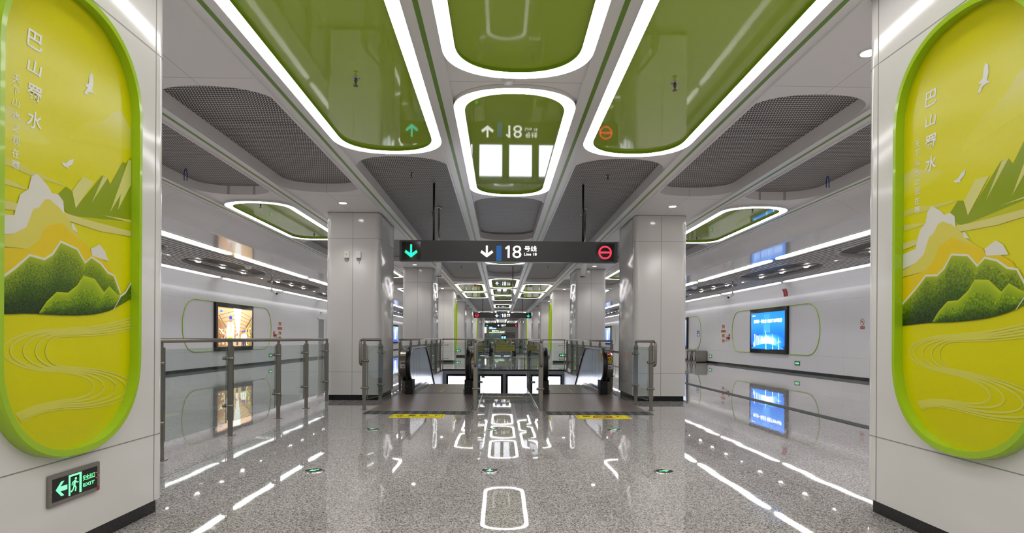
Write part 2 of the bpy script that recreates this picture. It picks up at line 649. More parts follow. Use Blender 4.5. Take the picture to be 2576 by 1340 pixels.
class PB(MB):
    """flat picture with a colour per corner"""

    def __init__(self):
        super().__init__(); self.c = []

    def pic(self, pts, fr, n, cols):
        """cols: one rgb, or a list with one per point"""
        k = len(self.v)
        flat(self, pts, fr, n)
        if isinstance(cols[0], (int, float)):
            cols = [cols] * len(pts)
        self.c += [lin(c) for c in cols]

    def strip(self, top, bot, fr, n, ct, cbm, mid=None, fmid=0.5):
        """band between two polylines of equal length, shaded from ct to cbm (through mid)"""
        rows = [(top, ct)]
        if mid:
            L_ = lambda f_: [(a[0] + (b[0] - a[0]) * f_, a[1] + (b[1] - a[1]) * f_) for a, b in zip(top, bot)]
            rows.append((L_(fmid * .3), tuple((p + q) / 2 * 1.05 for p, q in zip(ct, mid))))
            rows.append((L_(fmid), mid))
            rows.append((L_(.5 + fmid / 2), tuple((p + q * 2) / 3 for p, q in zip(mid, cbm))))
        rows.append((bot, cbm))
        o, r, up, d = fr
        for (A, ca), (B, cb_) in zip(rows, rows[1:]):
            k = len(self.v); q = len(A)
            for P, c in ((A, ca), (B, cb_)):
                for a, b in P:
                    self.v.append(tuple(o[i] + r[i] * a + up[i] * b + d[i] * n for i in range(3)))
                    self.c.append(lin(c))
            for i in range(q - 1):
                self.face((k + i, k + i + 1, k + q + i + 1, k + q + i))

    def line(self, pts, wdt, fr, n, col):
        L, Rr = [], []
        for i, p in enumerate(pts):
            a = pts[max(0, i - 1)]; b = pts[min(len(pts) - 1, i + 1)]
            dx, dy = b[0] - a[0], b[1] - a[1]
            q = math.hypot(dx, dy) or 1
            L.append((p[0] - dy / q * wdt / 2, p[1] + dx / q * wdt / 2)); Rr.append((p[0] + dy / q * wdt / 2, p[1] - dx / q * wdt / 2))
        self.strip(L, Rr, fr, n, col, col)

    def build(self, name, mats, parent=None, origin=None):
        o = super().build(name, mats, parent, origin)
        ca = o.data.color_attributes.new('print', 'FLOAT_COLOR', 'POINT')
        for i, c in enumerate(self.c):
            ca.data[i].color = (c[0], c[1], c[2], 1)
        return o


def smooth(pts, n=6):
    out = []
    for i in range(len(pts) - 1):
        p0, p1, p2, p3 = pts[max(0, i - 1)], pts[i], pts[i + 1], pts[min(len(pts) - 1, i + 2)]
        for k in range(n):
            s = k / n
            out.append(tuple(0.5 * ((2 * p1[j]) + (-p0[j] + p2[j]) * s + (2 * p0[j] - 5 * p1[j] + 4 * p2[j] - p3[j]) * s * s
                                    + (-p0[j] + 3 * p1[j] - 3 * p2[j] + p3[j]) * s ** 3) for j in range(len(p1))))
    out.append(tuple(pts[-1]))
    return out
ART= {'far_mtn':[(-0.064,2.238),(0.011,2.315),(0.082,2.363),(0.148,2.382),(0.234,2.438),(0.279,2.491),(0.344,2.514),(0.383,2.494),(0.439,2.445),(0.44,2.313),(-0.064,2.217)],'left_hill':[(-0.467,2.22),(-0.435,2.238),(-0.406,2.225),(-0.352,2.197),(-0.277,2.174),(-0.212,2.156),(-0.191,2.142),(-0.315,2.101),(-0.466,2.075)],'streak_a':[(-0.465,1.993),(-0.399,1.998),(-0.326,1.978),(-0.21,1.971),(-0.099,1.964),(-0.113,1.957),(-0.25,1.952),(-0.351,1.952),(-0.422,1.96),(-0.465,1.959)],'streak_b':[(-0.465,1.905),(-0.421,1.894),(-0.338,1.881),(-0.344,1.875),(-0.464,1.868)],'green_mtn':[(-0.155,1.896),(-0.092,1.957),(-0.055,1.948),(-0.021,1.86),(0.185,2.091),(0.229,2.091),(0.256,2.057),(0.366,2.222),(0.395,2.224),(0.44,2.273),(0.444,1.879),(-0.054,1.813),(-0.098,1.83)],'facet_a':[(-0.05,1.944),(0.029,2.042),(0.117,2.038),(-0.021,1.86)],'facet_b':[(0.193,2.088),(0.232,2.092),(0.097,1.913)],'facet_c':[(0.252,1.897),(0.42,2.254),(0.444,2.252),(0.442,2.106),(0.321,1.924),(0.349,2.026)],'green_fade':[(-0.098,1.83),(-0.054,1.813),(0.444,1.879),(0.445,1.784),(0.039,1.781)],'band_a':[(0.17,1.865),(0.444,1.891),(0.444,1.875),(0.204,1.867)],'band_b':[(-0.464,1.793),(-0.313,1.803),(-0.098,1.819),(0.038,1.815),(0.444,1.822),(0.445,1.791),(0.17,1.772),(-0.068,1.782),(-0.249,1.782),(-0.464,1.75)],'white_mtn':[(-0.463,1.628),(-0.463,1.722),(-0.42,1.74),(-0.386,1.845),(-0.338,1.881),(-0.32,1.946),(-0.289,1.971),(-0.263,1.956),(-0.217,1.928),(-0.189,1.898),(-0.148,1.903),(-0.113,1.875),(-0.105,1.807),(-0.134,1.833),(-0.166,1.841),(-0.209,1.862),(-0.236,1.856),(-0.262,1.809),(-0.306,1.795),(-0.325,1.731),(-0.349,1.697),(-0.42,1.654)],'pale_mtn':[(-0.462,1.581),(-0.463,1.623),(-0.42,1.654),(-0.349,1.697),(-0.312,1.783),(-0.268,1.813),(-0.236,1.856),(-0.203,1.864),(-0.134,1.833),(-0.068,1.782),(-0.023,1.731),(0.047,1.682),(-0.068,1.726),(-0.133,1.759),(-0.228,1.725),(-0.267,1.651),(-0.336,1.595)],'peak_b':[(-0.056,1.776),(-0.038,1.772),(-0.005,1.731),(-0.046,1.743)],'gold':[(-0.467,1.575),(-0.336,1.595),(-0.267,1.651),(-0.228,1.725),(-0.126,1.762),(-0.068,1.728),(0.047,1.682),(0.08,1.665),(0.104,1.628),(0.189,1.617),(0.26,1.573),(0.293,1.519),(-0.109,1.432),(-0.465,1.363)],'peak_c':[(0.091,1.661),(0.162,1.695),(0.206,1.666),(0.238,1.612),(0.189,1.616),(0.104,1.625)],'hill_top':[(-0.463,1.411),(-0.419,1.492),(-0.33,1.567),(-0.24,1.559),(-0.187,1.592),(-0.132,1.664),(-0.015,1.644),(0.048,1.579),(0.096,1.616),(0.172,1.591),(0.233,1.546),(0.288,1.533),(0.345,1.435)],'hill_base':[(-0.467,1.274),(-0.417,1.28),(-0.37,1.284),(-0.309,1.286),(-0.245,1.287),(-0.178,1.286),(-0.108,1.287),(-0.034,1.288),(0.043,1.294),(0.091,1.298),(0.14,1.304),(0.226,1.323),(0.289,1.346)],'front_top':[(-0.271,1.294),(-0.226,1.35),(-0.158,1.404),(-0.08,1.406),(-0.013,1.452),(0.033,1.508),(0.122,1.498),(0.199,1.43),(0.243,1.469),(0.316,1.427),(0.345,1.417)],'front_base':[(-0.269,1.286),(-0.225,1.286),(-0.178,1.286),(-0.122,1.286),(-0.064,1.288),(-0.004,1.29),(0.059,1.295),(0.124,1.301),(0.192,1.314),(0.244,1.326),(0.284,1.34)],'right_hill':[(0.28,1.337),(0.345,1.417),(0.393,1.445),(0.445,1.506),(0.446,1.409)],'river0':[(0.445,1.29),(0.245,1.25),(0.091,1.229),(-0.107,1.215),(-0.26,1.205),(-0.377,1.181),(-0.45,1.149),(-0.475,1.112),(-0.45,1.074),(-0.376,1.038),(-0.258,1.01),(-0.106,0.993),(-0.021,0.978),(0.055,0.958),(0.108,0.93),(0.127,0.899),(0.109,0.872),(0.056,0.852),(-0.02,0.844),(-0.104,0.847),(-0.267,0.838),(-0.402,0.811)],'river1':[(0.446,1.271),(0.245,1.235),(0.092,1.217),(-0.107,1.206),(-0.241,1.197),(-0.345,1.175),(-0.411,1.145),(-0.433,1.11),(-0.41,1.074),(-0.344,1.041),(-0.24,1.015),(-0.106,1.0),(0.009,0.983),(0.112,0.959),(0.186,0.926),(0.213,0.89),(0.186,0.858),(0.113,0.837),(0.01,0.83),(-0.104,0.836),(-0.267,0.828),(-0.394,0.801)],'river2':[(0.446,1.252),(0.245,1.221),(0.092,1.206),(-0.107,1.196),(-0.209,1.188),(-0.29,1.169),(-0.342,1.14),(-0.359,1.107),(-0.341,1.074),(-0.289,1.043),(-0.208,1.02),(-0.106,1.008),(0.044,0.988),(0.184,0.959),(0.284,0.92),(0.321,0.878),(0.285,0.842),(0.185,0.82),(0.046,0.814),(-0.104,0.824),(-0.267,0.818),(-0.385,0.79)],'river3':[(0.446,1.233),(0.245,1.207),(0.092,1.195),(-0.107,1.187),(-0.178,1.18),(-0.235,1.162),(-0.272,1.136),(-0.285,1.105),(-0.272,1.074),(-0.234,1.046),(-0.177,1.025),(-0.106,1.015),(0.072,0.994),(0.24,0.961),(0.362,0.916),(0.408,0.869),(0.363,0.828),(0.241,0.804),(0.074,0.799),(-0.104,0.812),(-0.267,0.808),(-0.377,0.779)],'river4':[(0.446,1.214),(0.245,1.192),(0.092,1.183),(-0.107,1.177),(-0.153,1.171),(-0.191,1.155),(-0.215,1.131),(-0.224,1.103),(-0.215,1.074),(-0.19,1.049),(-0.152,1.031),(-0.106,1.023),(0.097,1.0),(0.291,0.963),(0.434,0.913),(0.488,0.859),(0.435,0.815),(0.292,0.789),(0.099,0.785),(-0.104,0.8),(-0.267,0.798),(-0.369,0.768)],'bird_a':[(0.088,2.633),(0.106,2.618),(0.108,2.573),(0.097,2.54),(0.122,2.522),(0.092,2.524),(0.072,2.518),(0.057,2.495),(0.033,2.496),(0.064,2.537),(0.04,2.544),(0.072,2.563),(0.077,2.611)],'bird_b':[(-0.128,2.073),(-0.092,2.078),(-0.071,2.101),(-0.038,2.116),(-0.048,2.086),(-0.078,2.066),(-0.073,2.052),(-0.088,2.058),(-0.107,2.058)]}

# ================================================================== THE SETTING
HC = 3.54                                   # ceiling
YB, YE = -9.0, 92.0
VOID = [(13.62, 22.38), (40.22, 48.98), (66.92, 75.68)]     # stairwell openings (y)
VW = 2.30                                   # half width of an opening
STAIR0 = 12.62                              # the stair between the escalators starts here (first opening)
GROUP = (0.0, 26.6, 53.3)                   # y offset of each escalator group

fl = MB()
outer = [(DX(-1, 10.6), YB), (DX(1, 10.6), YB), (DX(1, 10.6), YE), (DX(-1, 10.6), YE)]
holes = []
for (a, b), g in zip(VOID, GROUP):
    s0 = STAIR0 + g
    holes.append([(DX(-1, VW), a), (DX(-1, .50), a), (DX(-1, .50), s0), (DX(1, .50), s0), (DX(1, .50), a), (DX(1, VW), a), (DX(1, VW), b), (DX(-1, VW), b)])
fl.poly(outer, holes, 'z', 0.0)
struct(fl, 'floor', M['floor'])
# walls of each opening, down to the level below
for (a, b), g in zip(VOID, GROUP):
    v = MB()
    for s in (-1, 1):
        x = DX(s, VW)
        v.quad((x, a - 1, -0.03), (x, b, -0.03), (x, b, -5.4), (x, a - 1, -5.4))
    v.quad((DX(-1, VW), b, -0.03), (DX(1, VW), b, -0.03), (DX(1, VW), b, -5.4), (DX(-1, VW), b, -5.4))
    v.quad((DX(-1, VW), a - 1, -5.4), (DX(1, VW), a - 1, -5.4), (DX(1, VW), b, -5.4), (DX(-1, VW), b, -5.4))
    struct(v, 'wall_stairwell', M['void'])
    k = MB()
    k.box(DX(-1, VW), DX(1, VW), b - 0.015, b + 0.05, -0.05, 0.006)
    for s in (-1, 1):
        x = DX(s, VW)
        k.box(min(x, x - s * .015), max(x, x - s * .015), a, b, -0.05, 0.006)
    struct(k, 'trim_stairwell', M['kerb'])

# side walls: flat panels that curve inwards under the lamp strip
prof = [(10.475, 0.0), (10.475, 2.80), (10.47, 2.9), (10.445, 3.0), (10.40, 3.10), (10.34, 3.19), (10.27, 3.255), (10.24, 3.285)]
for s in (-1, 1):
    wv = MB()
    n0 = len(wv.v)
    for y in (YB, YE):
        for d, z in prof:
            wv.v.append((DX(s, d), y, z))
    k = len(prof)
    for i in range(k - 1):
        wv.face((n0 + i, n0 + i + 1, n0 + k + i + 1, n0 + k + i), 0, i > 0)
    struct(wv, 'wall_' + SIDE[s], M['wall'])
    b = MB()
    x = DX(s, 10.475)
    b.box(min(x, x - s * .02), max(x, x - s * .02), YB, YE, 0, 0.10)
    struct(b, 'baseboard_' + SIDE[s], M['granite'])
e = MB()
e.quad((DX(-1, 10.6), YE, 0), (DX(1, 10.6), YE, 0), (DX(1, 10.6), YE, 4.2), (DX(-1, 10.6), YE, 4.2))
struct(e, 'wall_end', M['wall'])
e = MB()
e.quad((DX(-1, 10.6), YB, 0), (DX(1, 10.6), YB, 0), (DX(1, 10.6), YB, 4.2), (DX(-1, 10.6), YB, 4.2))
struct(e, 'wall_entrance', M['wall'])

# ------------------------------------------------------------------ ceiling: lamp ovals sit on it, mesh ovals are cut into it
RAIL = (0.738, 2.24, 3.695, 5.19)
LIGHTS, MESHES = [], []                     # (bay, side, cx, y0, y1, hw, sag)
cen = [(0.95, 5.26, 1), (5.46, 9.62, 1), (9.84, 14.15, 0), (14.4, 18.5, 1), (18.72, 22.6, 0), (22.9, 27.05, 1), (27.5, 31.55, 1), (31.95, 36.25, 1),
       (36.5, 40.15, 0), (40.4, 44.9, 1), (45.2, 49.2, 0), (49.5, 53.8, 1), (54.1, 58.3, 1), (58.7, 62.9, 0), (63.2, 67.4, 1), (67.7, 71.9, 0), (72.2, 76.4, 1), (76.7, 80.9, 1), (81.2, 85.4, 1)]
for y0, y1, l in cen:
    (LIGHTS if l else MESHES).append(('centre', 0, XC, y0, y1, 0.615, 0.52))
sid = [(-1.4, 7.47, 1), (7.68, 24.65, 0), (25.1, 29.4, 1), (29.76, 33.95, 1), (34.2, 51.3, 0), (51.7, 55.9, 1), (56.3, 60.5, 1), (60.8, 78.0, 0), (78.3, 82.5, 1), (82.8, 87.0, 1)]
for s in (-1, 1):
    for y0, y1, l in sid:
        (LIGHTS if l else MESHES).append(('side', s, DX(s, 1.48), y0, y1, 0.64, 0.56))
PIL = [(2.27, 4.065), (11.14, 12.64), (19.80, 21.62), (28.80, 30.50), (37.75, 39.45), (46.75, 48.45), (55.7, 57.4), (64.6, 66.3), (73.5, 75.2), (82.4, 84.1)]
for s in (-1, 1):
    for (a, b), (c, d) in zip([(-8, -6.3)] + PIL, PIL + [(91, 92)]):
        MESHES.append(('pillar', s, DX(s, 2.965), b + 1.53 if b > 0 else -4, c - 1.51, 0.60, 0.42))
    y = 1.45
    i = 0
    while y < 86:
        if i % 2 == 0:
            LIGHTS.append(('outer', s, DX(s, 4.44), y, y + 3.95, 0.60, 0.48)) if y > 3 else None
        else:
            MESHES.append(('outer', s, DX(s, 4.44), y - 0.1, y + 4.05, 0.62, 0.48))
        y += 4.36
        i += 1
ce = MB()
for bay, s, x0, x1 in [('centre', 0, DX(-1, RAIL[0]), DX(1, RAIL[0]))] + [(b_, s, min(DX(s, a), DX(s, c)), max(DX(s, a), DX(s, c)))
        for s in (-1, 1) for b_, a, c in (('side', RAIL[0], RAIL[1]), ('pillar', RAIL[1], RAIL[2]), ('outer', RAIL[2], RAIL[3]))]:
    hs = [stad(cx, y0, y1, hw, sg) for b_, q, cx, y0, y1, hw, sg in MESHES if b_ == bay and q == s]
    # one strip per opening keeps the triangles well shaped
    ys = sorted((min(p[1] for p in h), max(p[1] for p in h), h) for h in hs)
    cur = YB
    for i, (a, b, h) in enumerate(ys):
        nxt = (b + ys[i + 1][0]) / 2 if i + 1 < len(ys) else YE
        ce.poly([(x0, cur), (x1, cur), (x1, nxt), (x0, nxt)], [h], 'z', HC)
        ce.wall(h, 'z', HC, HC + 0.145)
        cur = nxt
# cove stepping down at each side, then the flat soffit that carries the lamp troughs
cove = [(5.19, HC), (5.24, HC), (5.30, 3.535), (5.42, 3.52), (5.56, 3.47), (5.68, 3.40), (5.78, 3.33), (5.90, 3.285), (6.02, 3.28)]
cv = MB()
for s in (-1, 1):
    k = len(cove)
    n0 = len(cv.v)
    for y in (YB, YE):
        for d, z in cove:
            cv.v.append((DX(s, d), y, z))
    for i in range(k - 1):
        cv.face((n0 + i, n0 + i + 1, n0 + k + i + 1, n0 + k + i), 0, True)
    cv.quad((DX(s, 6.02), YB, 3.28), (DX(s, 6.78), YB, 3.28), (DX(s, 6.78), YE, 3.28), (DX(s, 6.02), YE, 3.28), 1)
    for a, b in ((6.78, 7.24), (9.92, 10.26)):
        cv.quad((DX(s, a), YB, 3.279), (DX(s, b), YB, 3.279), (DX(s, b), YE, 3.279), (DX(s, a), YE, 3.279), 2)
        cv.quad((DX(s, a if a > 9 else b), YB, 3.279), (DX(s, a if a > 9 else b), YE, 3.279), (DX(s, a if a > 9 else b), YE, 3.46), (DX(s, a if a > 9 else b), YB, 3.46), 0)
CEIL = struct(ce, 'ceiling', M['ceil'])
struct(cv, 'cove', [M['cove'], M['soffit'], M['trough']], CEIL)
pl = MB()
pl.quad((DX(-1, 10.7), YB, 3.92), (DX(1, 10.7), YB, 3.92), (DX(1, 10.7), YE, 3.92), (DX(-1, 10.7), YE, 3.92))
struct(pl, 'plenum', M['black'], CEIL)
for b_, s, cx, y0, y1, hw, sg in MESHES:
    g = MB()
    g.poly(stad(cx, y0, y1, hw + .03, sg), [], 'z', HC + 0.14)
    struct(g, 'mesh_panel', M['mesh'], CEIL)
# dropped runners with an inset green line
for i, d in enumerate(RAIL):
    for s in (-1, 1):
        r = MB()
        x = DX(s, d)
        r.box(x - .105, x + .105, YB, YE, HC - 0.018, HC + .01, 0)
        r.box(x - .128, x - .105, YB, YE, HC - 0.035, HC + .01, 0)
        r.box(x + .105, x + .128, YB, YE, HC - 0.035, HC + .01, 0)
        r.box(x - .02, x + .02, YB, YE, HC - 0.0195, HC, 1)
        struct(r, 'trim_%d' % (i * 2 + (s > 0) + 1), [M['white'], M['line']])
# slatted ceiling of the side aisles, with oval openings showing finer slats above
LENS = [18.47 + 6.02 * k for k in range(-3, 13)]
for s in (-1, 1):
    sl = MB()
    d = 7.30
    while d < 9.9:
        cuts = []
        for yc in LENS:
            q = abs(d - 8.62) / .86
            if q < 1:
                hh = 2.42 * (1 - q ** 2.6) ** (1 / 2.6)
                sk = (d - 8.62) * 0.6
                cuts.append((yc - hh + sk, yc + hh + sk))
        y = YB
        for a, b in sorted(cuts) + [(YE, YE)]:
            a_ = max(a, YB)
            if a_ > y:
                sl.box(DX(s, d) - .043, DX(s, d) + .043, y, min(a_, YE), 3.30, 3.36)
            y = max(y, b)
        d += 0.158
    struct(sl, 'slats', M['slat'], CEIL)
    fs = MB()
    d = 7.45
    while d < 9.75:
        fs.box(DX(s, d) - .017, DX(s, d) + .017, YB, YE, 3.40, 3.43)
        d += 0.072
    struct(fs, 'fine_slats', M['slatd'], CEIL)
    for yc in LENS:
        rim = MB()
        A, B = [], []
        for k in range(48):
            a = 2 * math.pi * k / 48
            c, q = math.cos(a), math.sin(a)
            ux, uy = math.copysign(abs(c) ** (2 / 2.6), c), math.copysign(abs(q) ** (2 / 2.6), q)
            A.append((DX(s, 8.62 + .86 * ux), yc + 2.42 * uy + 0.516 * ux)); B.append((DX(s, 8.62 + .79 * ux), yc + 2.36 * uy + 0.47 * ux))
        rim.ring(A, B, 'z', 3.31, 3.42)
        struct(rim, 'oval_rim', M['slat'], CEIL)
        bar = MB()
        bar.box(DX(s, 8.77) - .10, DX(s, 8.77) - .06, yc - 1.9, yc + 1.9, 3.325, 3.36)
        bar.box(DX(s, 8.77) + .06, DX(s, 8.77) + .10, yc - 1.9, yc + 1.9, 3.325, 3.36)
        struct(bar, 'lamp_bar', M['slat'], CEIL)
# drain slot in the floor on the right
dr = MB()
x = DX(1, 4.87)
dr.box(x - .10, x + .10, -3, 60, -.01, .003, 0)
for k in range(4):
    dr.box(x - .085 + k * .045, x - .06 + k * .045, -3, 60, 0, .005, 1)
struct(dr, 'trim_drain', [M['tact'], M['tact2']])

# ================================================================== PILLARS
def pillar(i, s, y0, y1):
    x0, x1 = sorted((DX(s, 2.405), DX(s, 3.42)))
    where = {0: 'beside the camera, carrying a large lime picture panel', 1: 'with green-tinted glass rails at its foot, second in its row',
             2: 'beside the first escalator opening, third in its row', 3: 'with a lime panel edge, just behind the first escalator opening'}.get(i, '%s of its row counted from the camera' % ORD[i])
    o = thing('pillar', '%s white panelled pillar %s' % (SIDE[s], where), 'pillar', ((x0 + x1) / 2, (y0 + y1) / 2, 0), 'white panelled pillars in two rows', 'thing')
    c = MB()
    c.prism(rrect(x0, x1, y0, y1, .105, 6), 'z', 0.10, HC, 0, True)
    c.prism(rrect(x0 - .0012, x1 + .0012, y0 - .0012, y1 + .0012, .105, 6), 'z', 3.04, 3.046, 1, True, cap=False)
    c.prism(rrect(x0 - .0012, x1 + .0012, y0 - .0012, y1 + .0012, .105, 6), 'z', .530, .536, 1, True, cap=False)
    c.prism(rrect(x0 - .0015, x1 + .0015, y0 - .0015, y1 + .0015, .105, 6), 'z', HC - .012, HC, 1, True, cap=False)
    xm = (x0 + x1) / 2 + s * .01
    for yy in (y0 - .001, y1 + .001):
        c.box(xm - .003, xm + .003, yy - .001, yy + .001, .1, HC, 1)
    for xx in (x0 - .001, x1 + .001):
        for yy in (y0 + .15, y1 - .15):
            c.box(xx - .001, xx + .001, yy - .0025, yy + .0025, .1, HC, 1)
    c.build('cladding', [M['pillar'], M['joint']], o)
    b = MB()
    b.box(x0 + .045, x1 - .045, y0 + .05, y1 - .05, 0, .10)
    b.build('plinth', M['granite'], o)
    return o


for i, (a, b) in enumerate(PIL):
    for s in (-1, 1):
        pillar(i, s, a, b)

# ================================================================== LAMPS
def oval_light(bay, s, cx, y0, y1, hw, sg, label, group):
    o = thing('ceiling_light_panel', label, 'ceiling light', (cx, (y0 + y1) / 2, HC - .04), group)
    out = stad(cx, y0, y1, hw, sg)
    inn = stad(cx, y0 + .125, y1 - .125, hw - .105, sg - .05)
    lip = stad(cx, y0 + .14, y1 - .14, hw - .12, sg - .06)
    b = MB()
    b.ring(out, inn, 'z', HC - .038, HC - .002, 2, 0, 1, 1)
    b.build('light_band', [M['led'], M['green_lip'], M['plain']], o)
    g = MB()
    g.poly(inn, [], 'z', HC - .006)
    g.build('gloss_panel', M['green'], o)
    return o


cnt = {}
BAYN = {'centre': 'row along the hall axis', 'side-1': 'row left of the axis', 'side1': 'row right of the axis',
        'outer-1': 'row over the left aisle', 'outer1': 'row over the right aisle'}
for L in LIGHTS:
    key = L[0] + (str(L[1]) if L[1] else '')
    k = cnt.get(key, 0)
    cnt[key] = k + 1
    size = {'centre': 'short', 'side': 'long' if k == 0 else 'wide', 'outer': 'narrow'}[L[0]]
    oval_light(*L, '%s lime ceiling oval with white light border, %s in the %s' % (size, ORD[k], BAYN[key]), 'lime ovals, ' + BAYN[key])

# dashed strip lamps along both aisles
for s in (-1, 1):
    for d, nm in ((7.01, 'inner'), (10.09, 'wall-side')):
        k = 0
        for q in range(-3, 13):
            a, b = 15.25 + 5.93 * q + .15, 15.25 + 5.93 * (q + 1) - .15
            if b < 6 or a > 86:
                continue
            x = DX(s, d)
            mb = MB()
            hw = .098
            pts = stad(x, a, b, hw, .3, 5, 2)
            mb.prism(pts, 'z', 3.262, 3.279, 0, False)
            o = mb.build('strip_light', M['strip'] if d < 9 else M['strip2'])
            tag(o, '%s white dashed strip light of the %s line over the %s aisle' % (ORD[k], nm, SIDE[s]), 'strip light', 'dashed strip lights over the aisles')
            k += 1

# recessed downlights
def downlight(x, y, z, r, label, group):
    o = thing('downlight', label, 'downlight', (x, y, z), group)
    a = MB()
    a.ring(circ(x, y, r * 1.35, 20), circ(x, y, r, 20), 'z', z - .006, z + .004)
    a.build('trim_ring', M['plain'], o)
    b = MB()
    b.poly(circ(x, y, r, 20), [], 'z', z - .002)
    b.build('lens', M['down'], o)
    l = bpy.data.lights.new('spot', 'SPOT')
    l.energy = 34
    l.spot_size = 1.9; l.spot_blend = 0.7; l.shadow_soft_size = r; l.color = (1, .97, .95)
    p = bpy.data.objects.new('beam', l)
    p.location = (0, 0, -.02)
    p.parent = o
    COL.objects.link(p)
    return o


for s in (-1, 1):
    for i, (a, b) in enumerate(PIL[:7]):
        if i:
            downlight(DX(s, 2.91), a - .76, HC, .066, 'round downlight in the white ceiling before the %s pillar of the %s row' % (ORD[i], SIDE[s]), 'downlights by the pillars')
        if i < 6 and (i or s > 0):
            downlight(DX(s, 2.88), b + (.70 if i == 0 else .80), HC, .066, 'round downlight in the white ceiling just past the %s pillar of the %s row' % (ORD[i], SIDE[s]), 'downlights by the pillars')
    ys = []
    for yc in LENS:
        ys += [yc - 2.95, yc - 1.48, yc, yc + 1.48]
    k = 0
    for y in ys:
        if 9 < y < 62:
            downlight(DX(s, 8.77), y, 3.31, .06, '%s spot of the downlight row between slats over the %s aisle' % (ORD[k], SIDE[s]), 'aisle downlights')
            k += 1


